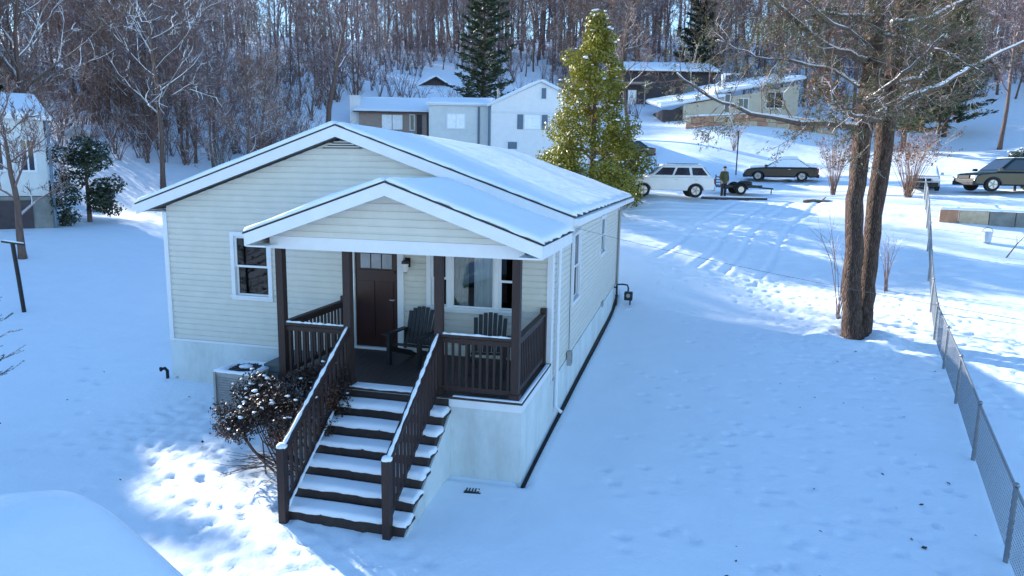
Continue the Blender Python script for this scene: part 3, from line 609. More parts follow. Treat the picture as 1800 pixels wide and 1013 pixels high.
# condenser
def condenser():
    x, y = -5.72, -.98; z = gz(x, y)
    t = thing('air_conditioner', 'grey outdoor air conditioning unit with snow on top beside the shrub', 'air conditioner', (x, y, z), R(-3))
    s = .40
    MB().box(-s, s, -s, s, -.05, .06).build('base_pad', 'foundation', t)
    c = MB().box(-s+.02, s-.02, -s+.02, s-.02, .062, .80); cs = c.build('casing', 'grey_metal', t)
    for f in range(2):
        for k in range(13):
            z0 = .14+k*.048
            if f == 0: MB().box(-s+.05, s-.05, -s+.005, -s+.018, z0, z0+.026).build('louvre', 'galvanised', cs)
            else: MB().box(-s+.005, -s+.018, -s+.05, s-.05, z0, z0+.026).build('louvre', 'galvanised', cs)
    for i, j in ((-1,-1),(1,-1),(-1,1),(1,1)): MB().box(i*s-.02 if i < 0 else s-.03, -s+.03 if i < 0 else s+.02, j*s-.02 if j < 0 else s-.03, -s+.03 if j < 0 else s+.02, .061, .84).build('corner_post', 'grey_metal', t)
    MB().box(-s, s, -s, s, .802, .838).build('top_cover', 'grey_metal', t)
    MB().disc((0, 0, .846), .30, (0, 0, 1), .014, 28).build('fan_opening', 'dark_metal', t)
    g = MB()
    for k in range(5):
        r = .06*(k+1); g.tube([(r*math.cos(a*math.pi/12), r*math.sin(a*math.pi/12), .862) for a in range(25)], .006, 4, False)
    for k in range(8): g.tube([(0, 0, .864), (.30*math.cos(k*math.pi/4), .30*math.sin(k*math.pi/4), .864)], .006, 4)
    g.build('fan_grille', 'dark_metal', t)
    MB().blob((0, 0, .875), (.13, .12, .035), random.Random(3), 12, 5, .12).build('snow', 'clump_snow', t, True)
    rng = random.Random(4); s_ = MB(); n = 40; vs = []; fs = []
    for k in range(n):
        a = 2*math.pi*k/n; ci, si = math.cos(a), math.sin(a); e = 1/max(abs(ci), abs(si)); ri = .27*rng.uniform(.92, 1.1)
        if -2.4 < math.atan2(si, ci) < -.2: ri = .33
        ro = (s+.01)*e
        for r_, h in ((ri, .843), (ri+.025, .875), (min(ro*.97, ri+.08) if False else (ri+ro)/2, .892), (ro*.98, .875), (ro, .842)): vs.append((r_*ci, r_*si, h+rng.uniform(-.004, .004)))
    for k in range(n):
        a, b = k*5, ((k+1) % n)*5
        for q in range(4): fs.append((a+q, a+q+1, b+q+1, b+q))
    s_.add(vs, fs); s_.build('snow', 'clump_snow', t, True)
condenser()
def planter():
    t = thing('storage_bench', 'dark slatted storage bench with snowy lid between air conditioner and porch', 'bench', (-4.85, -.55, gz(-4.85, -.55)), R(2))
    for k in range(7): MB().box(-.50, .50, -.30, -.275, .04+k*.125, .04+k*.125+.108).build('slat', 'dark_blue_grey', t)
    for k in range(7): MB().box(-.525, -.502, -.30, .30, .04+k*.125, .04+k*.125+.108).build('slat', 'dark_blue_grey', t)
    MB().box(-.49, .49, -.27, .29, 0, .90).build('body', 'dark_wall', t)
    MB().box(-.55, .55, -.34, .33, .905, .945).build('lid', 'dark_blue_grey', t)
    MB().box(-.50, .52, .18, .24, .95, 1.10).build('back_board', 'dark_blue_grey', t)
    MB().box(-.40, .52, -.05, .17, .95, .99).build('lid_step', 'dark_blue_grey', t)
planter()
def floor_vent():
    x, y = -.62, -2.78; z = gz(x, y)
    t = thing('drain_grate', 'small black grate lying on the snow in front of the porch wall', 'grate', (x, y, z+.015), R(6))
    MB().box(-.13, .13, -.085, .085, 0, .03).build('frame', 'dark_plastic', t)
    for k in range(5): MB().box(-.11+k*.046, -.09+k*.046, -.07, .07, .031, .04).build('bar', 'dark_metal', t)
    MB().blob((.07, .0, .045), (.025, .02, .01), random.Random(1), 6, 4).build('snow', 'clump_snow', t, True)
floor_vent()
def gas_meter():
    x, y = .42, L-.75; z = gz(x, y)
    t = thing('gas_meter', 'dark gas meter with bent pipes at the rear corner of the house', 'meter', (x, y, z))
    MB().tube([(-.30, -.1, -.1), (-.30, -.1, .62), (-.30, -.1, .70), (-.1, -.1, .72), (.06, -.1, .70), (.10, -.1, .60), (.10, -.1, .48)], .03, 8).build('pipe', 'dark_metal', t)
    MB().tube([(-.42, -.1, .60), (-.30, -.1, .60)], .028, 8).build('pipe', 'dark_metal', t)
    b = MB().box(-.03, .26, -.22, .04, .16, .46).build('meter_body', 'dark_plastic', t); bevel(b, .03)
    MB().disc((.115, -.225, .34), .07, (0, 1, 0), .03, 14).build('dial', 'grey_metal', t)
    MB().tube([(.18, -.1, .16), (.18, -.1, -.1)], .025, 8).build('pipe', 'dark_metal', t)
    MB().disc((-.30, -.1, .30), .06, (0, 0, 1), .05, 12).build('regulator', 'dark_metal', t)
gas_meter()
def hose_bib():
    x, y = -W-.12, -.06; z = gz(x, y)
    t = thing('downspout_elbow', 'small dark pipe elbow at the left foundation corner', 'pipe', (x, y, z))
    MB().tube([(.02, 0, -.1), (.02, 0, .16), (-.01, -.03, .22), (-.08, -.06, .20)], .035, 7).build('elbow', 'dark_metal', t)
    MB().disc((-.085, -.062, .198), .05, (-1, -.4, -.2), .03, 10).build('collar', 'dark_metal', t)
hose_bib()

# ------------------------------------------------------------------ shed, clothes post, fence
def shed():
    A = Vector((-2.64, -7.606, 0)); e = Vector((.961, -.276, 0)).normalized(); r = Vector((-e.y*-1, -e.x, 0)); r = Vector((-.276, -.961, 0))
    g = gz(A.x, A.y); hw, ln, zr, sl = 1.45, 3.6, 2.0, .33
    t = thing('garden_shed', 'garden shed under a thick blanket of snow in the near left corner', 'shed', (A.x+r.x*ln/2, A.y+r.y*ln/2, g), world=True)
    P = lambda a, b, z: tuple(A+e*a+r*b+Vector((0, 0, z)))
    wl = MB().hexa([P(-hw+.15, .15, g-.2), P(hw-.15, .15, g-.2), P(hw-.15, ln-.1, g-.2), P(-hw+.15, ln-.1, g-.2)], [P(-hw+.15, .15, zr-hw*sl-.1), P(hw-.15, .15, zr-hw*sl-.1), P(hw-.15, ln-.1, zr-hw*sl-.1), P(-hw+.15, ln-.1, zr-hw*sl-.1)])
    wl.prism([P(-hw+.15, .15, zr-hw*sl-.1), P(hw-.15, .15, zr-hw*sl-.1), P(0, .15, zr-.15)], r*.1); wl.build('wall', 'brown_wall', t)
    for s in (-1, 1):
        b = MB().hexa([P(0, 0, zr-.07), P(s*hw, 0, zr-hw*sl-.07), P(s*hw, ln, zr-hw*sl-.07), P(0, ln, zr-.07)], [P(0, 0, zr), P(s*hw, 0, zr-hw*sl), P(s*hw, ln, zr-hw*sl), P(0, ln, zr)]); b.build('roof', 'shingle', t)
        c = [P(s*(hw+.02), -.03, zr-(hw+.02)*sl+.01), P(0, -.03, zr+.01), P(0, ln, zr+.01), P(s*(hw+.02), ln, zr-(hw+.02)*sl+.01)]
        if s < 0: c = [c[1], c[0], c[3], c[2]]
    # one rounded blanket over the ridge
    nu, nv = 56, 40; vs = []; rng = random.Random(2)
    for j in range(nv+1):
        for i in range(nu+1):
            a = -hw-.03+(2*hw+.06)*i/nu; b = -.05+(ln+.05)*j/nv
            dz = math.sqrt(a*a+.14)-.30; ed = min(hw+.03-abs(a), b+.05)/.22; ed = max(0, min(1, ed)); th = .14*(.15+.85*math.sqrt(1-(1-ed)**2))
            vs.append(P(a, b, zr+.01-sl*max(0, dz)-.02*(dz > 0)*0+th+.010*math.sin(2.2*a+1.3*b)+.008*math.sin(3.1*b-1.7*a)-(0 if abs(a) > .3 else 0)-.03))
    fs = [(j*(nu+1)+i+1, j*(nu+1)+i, (j+1)*(nu+1)+i, (j+1)*(nu+1)+i+1) for j in range(nv) for i in range(nu)]
    rim = list(range(nu+1))+[j*(nu+1)+nu for j in range(1, nv+1)]+[nv*(nu+1)+i for i in range(nu-1, -1, -1)]+[j*(nu+1) for j in range(nv-1, 0, -1)]
    k = len(vs)
    for q in rim: vs.append((vs[q][0], vs[q][1], vs[q][2]-.05))
    n = len(rim); fs += [(rim[i], rim[(i+1) % n], k+(i+1) % n, k+i) for i in range(n)]
    mb = MB(); mb.add(vs, fs); mb.build('snow', 'roof_snow', t, True)
shed()
def clothes_post():
    p = on_ground(45, 563, 19.6)
    t = thing('clothesline_post', 'dark T-shaped clothesline post standing in the left yard', 'post', p)
    MB().tube([(0, 0, -.2), (-.10, 0, 1.0), (-.19, 0, 2.0)], .055, 8).build('post', 'dark_metal', t)
    MB().beam((-.50, -.05, 2.05), (.16, .05, 1.98), .06, .05).build('crossbar', 'dark_metal', t)
    MB().tube([(-.48, -.05, 2.085), (-.18, 0, 2.05), (.14, .05, 2.018)], [.02, .03, .02], 6).build('snow', 'clump_snow', t, True)
clothes_post()
def fence():
    A = Vector((6.2, -4.6, 0)); B = Vector((14.0, 26.6, 0)); base = Vector((6.73, -2.18, 0))
    pts = []; Ltot = (B-A).length; d = (B-A)/Ltot; h = 1.05
    mid = [Vector((6.1, -4.9, 0)), Vector((6.73, -2.18, 0)), Vector((7.56, 1.27, 0)), Vector((8.35, 4.46, 0)), Vector((8.95, 7.1, 0)), Vector((9.52, 9.71, 0))]
    last = Vector((14.1, 27.0, 0)); k = 6
    posts = mid+[mid[-1].lerp(last, (i+1)/k) for i in range(k)]
    posts = [Vector((p.x, p.y, gz(p.x, p.y))) for p in posts]
    t = thing('chain_link_fence', 'chain-link fence with dark posts running up the right side of the yard', 'fence', posts[4], world=True)
    up = Vector((0, 0, 1))
    for p in posts:
        q = MB().tube([p-up*.25, p+up*(h+.02)], .034, 8).build('post', 'galvanised', t); MB().blob(p+up*(h+.04), (.045, .045, .04), random.Random(1), 8, 4, .02).build('post_cap', 'galvanised', q, True)
    for a, b in zip(posts[:-1], posts[1:]):
        MB().tube([a+up*h, b+up*h], .022, 6).build('top_rail', 'galvanised', t)
        dd = b-a; Lh = math.hypot(dd.x, dd.y); fine = a.y < 12; s = .062 if fine else .12; mb = MB(); n = int(Lh/s); hh = h-.03; r = .0028 if fine else .004; run = hh/s*.5*s*2*.5
        off = Vector((.03, -.008, 0))
        P = lambda x, z: a+dd*(x/Lh)+up*z+off
        for i in range(-int(run/s)-1, n+1):
            for sg in (0, 1):
                x0, x1, z0, z1 = i*s, i*s+run, .04, hh
                if x1 <= 0 or x0 >= Lh: continue
                if x0 < 0: z0 += (0-x0)/run*(hh-.04); x0 = 0
                if x1 > Lh: z1 -= (x1-Lh)/run*(hh-.04); x1 = Lh
                if sg: mb.tube([P(Lh-x0, z0), P(Lh-x1, z1)], r, 3, False)
                else: mb.tube([P(x0, z0), P(x1, z1)], r, 3, False)
        w = mb.build('wire_mesh', 'galvanised', t); w['kind'] = 'stuff'
fence()
def service_cable():
    a = Vector((.42, -.1, HS-.12)); b = at(1960, 590, 7.4)
    t = MB(); t.tube([a.lerp(b, i/24)+Vector((0, 0, -.35*(i/24)*(1-i/24))) for i in range(25)], .0035, 4)
    o = t.build('service_cable', 'wire'); tag(o, 'thin dark overhead cable from the house eave across to the right', 'cable')
    q = Vector((b.x, b.y, gz(b.x, b.y)))
    p = thing('utility_pole', 'wooden utility pole holding the overhead cable beyond the fence', 'pole', q)
    MB().tube([(.12, 0, -.3), (.12, 0, b.z-q.z+1.2)], [.11, .09], 10).build('pole', 'bark', p); MB().tube([(.0, 0, b.z-q.z), (.05, 0, b.z-q.z)], .03, 8).build('insulator', 'dark_metal', p)
service_cable()

# ------------------------------------------------------------------ vegetation generators
def bare_tree(seed, H, r0, limbs=15, spread=.75, start=.28, dens=1.0, tw=.011, up=.35, lvl3=6, lvl4=3, far=False):
    """leafless tree: trunk mesh and crown mesh (limbs, branches, twigs) in local coordinates"""
    rng = random.Random(seed); tr = MB(); cr = MB(); pts = []; rad = []; p = Vector((0, 0, -.25)); d = Vector((rng.uniform(-.06, .06), rng.uniform(-.06, .06), 1)); n = 11
    for i in range(n+1):
        t = i/n; pts.append(p.copy()); rad.append(max(.02, r0*(1.25 if i == 0 else 1)*(1-t)**.75)); d = (d+Vector((rng.gauss(0, .05), rng.gauss(0, .05), .05))).normalized(); p = p+d*(H/n)
    tr.tube(pts, rad, 5 if far else 8)
    def at_t(t):
        k = min(n-1, int(t*n)); f = t*n-k; return pts[k].lerp(pts[k+1], f), rad[k]*(1-f)+rad[k+1]*f
    def branch(p, d, Lb, r, level, sides):
        m_ = ((3, 2, 1, 1) if far else (5, 4, 3, 2))[level]; q = [p.copy()]; rr = [r]; dd = d.normalized()
        for i in range(m_):
            dd = (dd+Vector((rng.gauss(0, .16), rng.gauss(0, .16), rng.gauss(.03, .12)+up*.18))).normalized(); p = p+dd*(Lb/m_); q.append(p.copy()); rr.append(max(tw*.55, r*(1-(i+1)/m_*.85)))
        cr.tube(q, rr, 3 if far else sides, False)
        if level >= 3: return
        k = (int(7*dens), int(lvl3*dens), int(lvl4*dens))[level]
        for j in range(k):
            f = rng.uniform(.22, 1.0)*m_; a = min(m_-1, int(f)); b = q[a].lerp(q[a+1], f-a); ax = (q[a+1]-q[a]).normalized()
            o = ax.orthogonal().normalized(); o.rotate(Quaternion(ax, rng.uniform(0, 6.28))); nd = (ax*rng.uniform(.5, 1)+o*rng.uniform(.55, 1.0)+Vector((0, 0, up*.5)))
            branch(b, nd, Lb*rng.uniform(.34, .55), max(tw*(1.6, 1.2, 1.0)[level], rr[a]*.5), level+1, (4, 3, 3)[level])
    for k in range(limbs):
        t = start+(1-start)*((k+rng.random())/limbs)**.9*.97; p, r = at_t(t); a = k*2.4+rng.uniform(-.5, .5); el = rng.uniform(.15, .75)+t*.35
        d = Vector((math.cos(a)*math.cos(el), math.sin(a)*math.cos(el), math.sin(el))); branch(p, d, H*spread*.46*(1.15-t)*rng.uniform(.7, 1.2)+.5, max(.03, r*.55), 0, 5)
    return tr, cr
def leaf(mb, c, nrm, ax, l, w):
    a = ax*l/2; b = nrm.cross(ax).normalized()*w/2; k = len(mb.v)
    mb.v.extend([tuple(c-a), tuple(c+b), tuple(c+a), tuple(c-b)]); mb.f.append((k, k+1, k+2, k+3))
def rdir(rng):
    z = rng.uniform(-1, 1); t = rng.uniform(0, 6.283); s = math.sqrt(1-z*z); return Vector((s*math.cos(t), s*math.sin(t), z))
def leaf_cloud(seed, clumps, n, l, w, flat=.35, shell=.55):
    """leaf-sized faces through ellipsoid clumps (centre, radii)"""
    rng = random.Random(seed); mb = MB(); tot = sum(c[1][0]*c[1][1]+c[1][2]*c[1][0] for c in clumps)
    for c, r in clumps:
        for _ in range(int(n*(r[0]*r[1]+r[2]*r[0])/tot)):
            d = rdir(rng); k = shell+(1-shell)*rng.random()**.6; k *= rng.uniform(.85, 1.12)
            p = Vector(c)+Vector((d.x*r[0], d.y*r[1], d.z*r[2]))*k
            nr = (d*.8+Vector((0, 0, flat))+rdir(rng)*.7).normalized(); ax = nr.orthogonal().normalized(); ax.rotate(Quaternion(nr, rng.uniform(0, 6.28)))
            leaf(mb, p, nr, ax, l*rng.uniform(.7, 1.25), w*rng.uniform(.7, 1.25))
    return mb
def snow_bits(seed, clumps, n, s, updir=.25):
    rng = random.Random(seed); mb = MB()
    for _ in range(n):
        c, r = rng.choice(clumps); d = rdir(rng)
        if d.z < updir: d.z = abs(d.z)*.7+updir; d.normalize()
        p = Vector(c)+Vector((d.x*r[0], d.y*r[1], d.z*r[2]))*rng.uniform(.92, 1.05); q = s*rng.uniform(.5, 1.3); mb.blob(p, (q, q*rng.uniform(.6, 1), q*.45), rng, 6, 4, .25)
    return mb
def conifer(seed, H, rad, nb=60, needle=(.26, .05), r0=.16, droop=-.15, base=.12, per=26, taper=1.0):
    """evergreen: trunk mesh, bough mesh, needle mesh"""
    rng = random.Random(seed); tr = MB().tube([(0, 0, -.2), (0, 0, H*.5), (0, 0, H)], [r0, r0*.6, .02], 8); br = MB(); nd = MB()
    for k in range(nb):
        t = base+(1-base)*(k+rng.random())/nb; z = t*H; a = k*2.399+rng.uniform(-.4, .4); Lb = rad*(1-t)**taper*rng.uniform(.75, 1.15)+.12
        d = Vector((math.cos(a), math.sin(a), droop+.55*t)); q = [Vector((0, 0, z))]
        for i in range(4): d = (d+Vector((rng.gauss(0, .1), rng.gauss(0, .1), .07))).normalized(); q.append(q[-1]+d*Lb/4)
        br.tube(q, [.02+r0*.15*(1-t), .02, .014, .01, .006], 4, False)
        for j in range(int(per*(.35+.65*Lb/rad))):
            f = rng.uniform(.18, 1)*4; i = min(3, int(f)); p = q[i].lerp(q[i+1], f-i); side = d.cross(Vector((0, 0, 1))).normalized()*rng.uniform(-1, 1)*Lb*.30*(1.1-f/5)
            p = p+side+Vector((0, 0, rng.uniform(-.10, .06)*Lb*.6)); ax = (d*rng.uniform(.3, 1)+side.normalized()*.8+rdir(rng)*.5).normalized(); nr = (ax.orthogonal().normalized()*.5+Vector((0, 0, .7))+rdir(rng)*.5).normalized()
            leaf(nd, p, nr, (ax-nr*ax.dot(nr)).normalized(), needle[0]*rng.uniform(.7, 1.4), needle[1]*rng.uniform(.7, 1.5))
    return tr, br, nd

# ------------------------------------------------------------------ the big twin-trunked tree
def big_tree():
    B = Vector((7.34, 9.53, gz(7.34, 9.53)))
    t = thing('yard_tree', 'tall twin-trunked tree with long snow-laden limbs in the right yard', 'tree', B, world=True)
    rng = random.Random(11); dep = lambda p: (Vector(p)-CAM).dot(FW); D0 = dep(B)
    def wp(u, v, dd=0): return at(u, v, D0+dd)
    def trunk(px, name):
        pts = [wp(u, v, q) for u, v, w, q in px]; rad = [w*D0/FPX/2 for u, v, w, q in px]; dense = []; rd = []
        for i in range(len(pts)-1):
            for k in range(5): f = k/5; dense.append(pts[i].lerp(pts[i+1], f)+Vector((rng.gauss(0, .012), rng.gauss(0, .012), 0))); rd.append((rad[i]*(1-f)+rad[i+1]*f)*rng.uniform(.95, 1.06))
        dense.append(pts[-1]); rd.append(rad[-1]); mb = MB(); mb.tube(dense, rd, 14); return mb.build(name, 'bark_big', t, True)
    trunk([(1498, 612, 48, 0), (1497, 588, 36, 0), (1498, 500, 30, 0), (1503, 350, 29, 0), (1518, 220, 32, 0), (1534, 100, 30, .1), (1540, -40, 30, .2), (1548, -220, 22, .3), (1552, -420, 10, .4)], 'trunk')
    trunk([(1513, 614, 36, .1), (1516, 588, 30, .2), (1524, 500, 27, .25), (1541, 350, 28, .3), (1556, 230, 31, .3), (1572, 120, 27, .5), (1590, -20, 26, .8), (1625, -220, 16, 1.2), (1650, -380, 8, 1.6)], 'trunk')
    limbs = [[(1512, 222, 0), (1455, 217, -.4), (1390, 212, -.8), (1320, 198, -1.2), (1250, 172, -1.5), (1190, 128, -1.7)], [(1520, 106, 0), (1455, 82, -.6), (1405, 42, -1), (1352, -4, -1.5), (1300, -60, -2)],
        [(1535, 205, .2), (1605, 166, .4), (1660, 146, .7), (1722, 108, 1), (1800, 72, 1.3), (1860, 50, 1.5)], [(1570, 40, .5), (1625, 36, .8), (1690, 2, 1.1), (1740, -40, 1.5)], [(1530, 26, 0), (1480, 26, -.6), (1440, 20, -1), (1415, 0, -1.3), (1380, -40, -1.6)],
        [(1545, 212, 0), (1500, 205, -1), (1480, 190, -1.6), (1460, 160, -2.2)], [(1560, 150, .4), (1620, 135, 1.2), (1640, 95, 1.6), (1665, 60, 2)], [(1525, 160, 0), (1470, 125, 1), (1410, 110, 1.6), (1330, 100, 2.2), (1260, 70, 2.6)],
        [(1545, 60, .2), (1600, 70, -.8), (1660, 90, -1.6), (1730, 130, -2.2)], [(1548, -30, .2), (1480, -60, .6), (1400, -80, 1)], [(1585, -30, .8), (1650, -70, 1.2), (1740, -90, 1.6)], [(1548, -120, .2), (1500, -160, -.8), (1440, -210, -1.2)], [(1600, -120, 1), (1660, -180, .4), (1720, -230, 0)],
        [(1520, 180, 0), (1560, 150, -1.2), (1600, 120, -2.0), (1660, 60, -2.6)], [(1535, 90, 0), (1500, 60, -1.5), (1450, 30, -2.4), (1390, -20, -3)]]
    lb = MB(); cr = MB(); nd = MB()
    def twigs(p, d, Lb, r, lev):
        q = [p]; m_ = 3; dd = d.normalized()
        for i in range(m_): dd = (dd+Vector((rng.gauss(0, .2), rng.gauss(0, .2), rng.gauss(0, .15)))).normalized(); q.append(q[-1]+dd*Lb/m_)
        cr.tube(q, [r, r*.75, r*.5, r*.3], 3 if lev else 4, False)
        if lev < 2:
            for _ in range(5 if lev == 0 else 4):
                f = rng.uniform(.2, 1)*3; i = min(2, int(f)); ax = (q[i+1]-q[i]).normalized(); o = ax.orthogonal().normalized(); o.rotate(Quaternion(ax, rng.uniform(0, 6.28))); twigs(q[i].lerp(q[i+1], f-i), ax*.7+o*.8, Lb*.5, r*.55, lev+1)
        if lev:
            for _ in range(8):
                if rng.random() < .62:
                    f = rng.uniform(.3, 1)*3; i = min(2, int(f)); c = q[i].lerp(q[i+1], f-i)+rdir(rng)*.06
                    nr = (Vector((0, 0, .6))+rdir(rng)).normalized(); ax = nr.orthogonal().normalized(); ax.rotate(Quaternion(nr, rng.uniform(0, 6.28))); leaf(nd, c, nr, ax, rng.uniform(.06, .15), rng.uniform(.015, .032))
    for li, lp in enumerate(limbs):
        q = [wp(u, v, dd) for u, v, dd in lp]; dn = []
        for i in range(len(q)-1):
            for k in range(4): dn.append(q[i].lerp(q[i+1], k/4)+Vector((rng.gauss(0, .02), rng.gauss(0, .02), rng.gauss(0, .02))))
        dn.append(q[-1]); n = len(dn); r0 = .12 if li < 4 else .085; o = MB(); o.tube(dn, [r0*(1-.82*i/n)*rng.uniform(.9, 1.1) for i in range(n)], 7); o.build('limb', 'limb_snow', t, True)
        for k in range(22):
            f = rng.uniform(.12, 1)*(n-1); i = min(n-2, int(f)); ax = (dn[i+1]-dn[i]).normalized(); od = ax.orthogonal().normalized(); od.rotate(Quaternion(ax, rng.uniform(0, 6.28))); twigs(dn[i].lerp(dn[i+1], f-i), ax*.6+od+Vector((0, 0, .1)), rng.uniform(.6, 1.5), .02, 0)
    for k in range(70):
        u, v = rng.uniform(1505, 1600), rng.uniform(-320, 200); p = wp(u, v, rng.uniform(-.2, .8)); a = rng.uniform(0, 6.28); twigs(p, Vector((math.cos(a), math.sin(a), rng.uniform(-.1, .5))), rng.uniform(1.2, 2.6), .03, 0)
    cr.build('crown', 'twig', t); nd.build('foliage', 'olive_needle', t)
    rl = leaf_cloud(9, [(tuple(wp(1442, 150, -.5)-B+B), (.45, .45, .55)), (tuple(wp(1465, 165, -.3)), (.35, .35, .4))], 260, .13, .07, .2, .3); rl.build('dry_leaves', 'rust_leaf', t)
big_tree()

# ------------------------------------------------------------------ woods behind
VAR = []
for i, (H, r0, li, sp, stt, mt) in enumerate([(14, .13, 17, .70, .12, 'twig'), (16, .16, 17, .62, .18, 'twig_purple'), (13, .12, 16, .8, .10, 'twig'), (15, .13, 18, .58, .14, 'twig_purple'), (12, .11, 16, .85, .10, 'twig_tan'), (16, .17, 16, .7, .22, 'twig'), (14, .12, 17, .72, .12, 'twig_tan')]):
    a, b = bare_tree(100+i, H, r0, li, sp, stt, 1.0, .013); VAR.append((a.mesh('trunk', 'bark', True), b.mesh('crown', mt)))
def place_tree(x, y, vi, s, rz, label, group, dz=0, name='bare_tree'):
    t = thing(name, label, 'tree', (x, y, gz(x, y)+dz), rz, group); t.scale = (s,)*3
    ob('trunk', VAR[vi][0], t); ob('crown', VAR[vi][1], t); return t
rng = random.Random(77); spots = []
# open lanes through the wood where the low sun reaches the snow
OPEN = [(3, 46, 6.3), (16, 47, 7.2), (5, 42, 5.4), (10, 42, 5.2), (2, 21, 2.2), (6, 20.5, 2), (9, 18, 1.5), (10, 15, 1), (3, 25.5, 3.6), (7, 25.5, 3.5), (20, 45, 7), (26, 50, 7.5), (13, 26, 3.8), (18, 21, 3), (22, 16, 2), (16, 14, 1.2), (6, 47, 7), (9, 50, 7.5), (12, 49, 7.5), (4, 51, 8.5), (14, 52, 8), (8, 45, 6), (-4, 24, 8), (-3, 25, 10), (1, 23.5, 3), (4, 23.5, 3), (8, 23, 3), (11, 21, 2.5), (1.5, 18, 1.2), (4, 17.5, 1), (6.5, 15, .7), (7, 11, .4), (8.5, 8, .2), (9, 12, .6), (12, 8, .4), (12, 4, .2), (14, 11, .8), (-22, 17, 2.4), (-19, 18.5, 2.4), (-24, 20, 2.6), (-6.8, -2, .2), (-5.6, -3, .1), (-4.6, -3.8, .1), (-3, -5.2, 0), (-7.4, -3.1, .2), (-5.6, -4.5, .1), (16, 28, 4), (18, 34, 5), (24, 40, 6), (5, 60, 13), (9, 60, 14), (0, 10, 5), (-1, 5, 5)]
SH_ = Vector((math.sin(SUN_AZ), math.cos(SUN_AZ), 0)); ST_ = math.tan(SUN_EL)
def shades(x, y, H, rad=3.3):
    g = gz(x, y)
    for a, b, c in OPEN:
        dx, dy = x-a, y-b; s_ = dx*SH_.x+dy*SH_.y
        if s_ > 2 and abs(dx*SH_.y-dy*SH_.x) < rad and c+s_*ST_ < g+H: return True
    return False
def wood(n, u0, u1, D0, D1, label, group, gap, vs, smin=.75, smax=1.15, clear=()):
    k = 0; tries = 0
    while k < n and tries < n*60:
        tries += 1; u = rng.uniform(u0, u1); Dd = D0+(D1-D0)*rng.random()**.8; p = at(u, 300, Dd)
        if any((p.x-a)**2+(p.y-b)**2 < gap*gap for a, b in spots): continue
        if any((p.x-a)**2+(p.y-b)**2 < c*c for a, b, c in clear): continue
        if any(a < u < b and c < Dd < d for a, b, c, d in LANES): continue
        sc_ = rng.uniform(smin, smax)
        if shades(p.x, p.y, 14*sc_):
            sc_ = rng.uniform(.5, .62)
            if Dd < 78 or shades(p.x, p.y, 14*sc_): continue
        spots.append((p.x, p.y)); k += 1
        place_tree(p.x, p.y, rng.choice(vs), sc_, rng.uniform(0, 6.28), label, group)
LANES = [(640, 1090, 30, 68), (700, 810, 60, 92), (1080, 1480, 20, 71), (1480, 1900, 20, 60)]
CLEAR = [(-9.6, 50, 9), (-22, 48, 9), (-27, 66, 5), (7, 62, 9), (0, 72, 7), (-25, 12.5, 6.5)]
wood(95, -60, 640, 38, 74, 'leafless snow-dusted tree in the brown wood behind the house on the left', 'trees of the left wood', 1.7, [0, 1, 2, 3, 5, 6], .7, 1.1, CLEAR)
wood(60, -80, 640, 74, 118, 'distant leafless tree on the slope above the left wood', 'trees high on the left slope', 2.6, [1, 2, 3, 5], .8, 1.2, CLEAR)
wood(75, 640, 1120, 70, 118, 'leafless tree on the hillside behind the white gabled house', 'trees behind the white house', 2.6, [1, 3, 4, 5, 6], .75, 1.15, CLEAR)
wood(90, 1100, 1900, 62, 112, 'leafless tree on the hillside above the houses on the right', 'trees on the right hillside', 2.4, [0, 1, 3, 4, 6], .75, 1.15, CLEAR)
def far_wood():
    rs = random.Random(5); V = []; Fc = []; k = 0
    tms = []
    for sd in range(4):
        a, b = bare_tree(300+sd, 17, .22, 12, .6, .2, .72, .03, .35, 4, 0, True); vv = np.array(a.v+b.v); ff = [f for f in a.f]+[tuple(i+len(a.v) for i in f) for f in b.f]; tms.append((vv, ff))
    for _ in range(560):
        u = rs.uniform(-150, 1950); p = at(u, 250, rs.uniform(100, 170))
        s = rs.uniform(.8, 1.25)
        if shades(p.x, p.y, 17*s, 4):
            s = rs.uniform(.42, .6)
            if shades(p.x, p.y, 17*s, 3): continue
        vv, ff = rs.choice(tms); a = rs.uniform(0, 6.28)
        q = vv*s; x = q[:, 0]*math.cos(a)-q[:, 1]*math.sin(a)+p.x; y = q[:, 0]*math.sin(a)+q[:, 1]*math.cos(a)+p.y; z = q[:, 2]+gz(p.x, p.y)
        V.append(np.stack([x, y, z], -1)); Fc += [tuple(i+k for i in f) for f in ff]; k += len(vv)
    me = bpy.data.meshes.new('distant_wood'); me.from_pydata(np.concatenate(V).tolist(), [], Fc); me.materials.append(MATS['twig_purple'])
    tag(ob('distant_wood', me), 'far-off leafless wood along the top of the hill', 'wood', kind='stuff')
far_wood()
def thicket(label, cat, n, u0, u1, D0, D1, seed, mat, h0=1.4, h1=3.6):
    rs = random.Random(seed); mb = MB()
    for _ in range(n):
        u = rs.uniform(u0, u1); p = at(u, 280, D0+(D1-D0)*rs.random()); g = gz(p.x, p.y); h = rs.uniform(h0, h1)
        if any((p.x-a)**2+(p.y-b)**2 < c*c for a, b, c in CLEAR): continue
        for k in range(9):
            a = rs.uniform(0, 6.28); q = rs.uniform(.2, .55)*h; b0 = Vector((p.x+rs.gauss(0, .1), p.y+rs.gauss(0, .1), g-.1)); e = Vector((p.x+q*math.cos(a), p.y+q*math.sin(a), g+h*rs.uniform(.55, 1))); m_ = b0.lerp(e, .5)+Vector((0, 0, .12*h)); mb.tube([b0, m_, e], [.028, .022, .012], 3, False)
            for _ in range(4): s1 = m_.lerp(e, rs.uniform(-.2, .9)); e1 = s1+(e-m_).normalized()*h*.15+rdir(rs)*h*.17; mb.tube([s1, e1], [.014, .010], 3, False)
    tag(mb.build('undergrowth', mat), label, cat, kind='stuff')
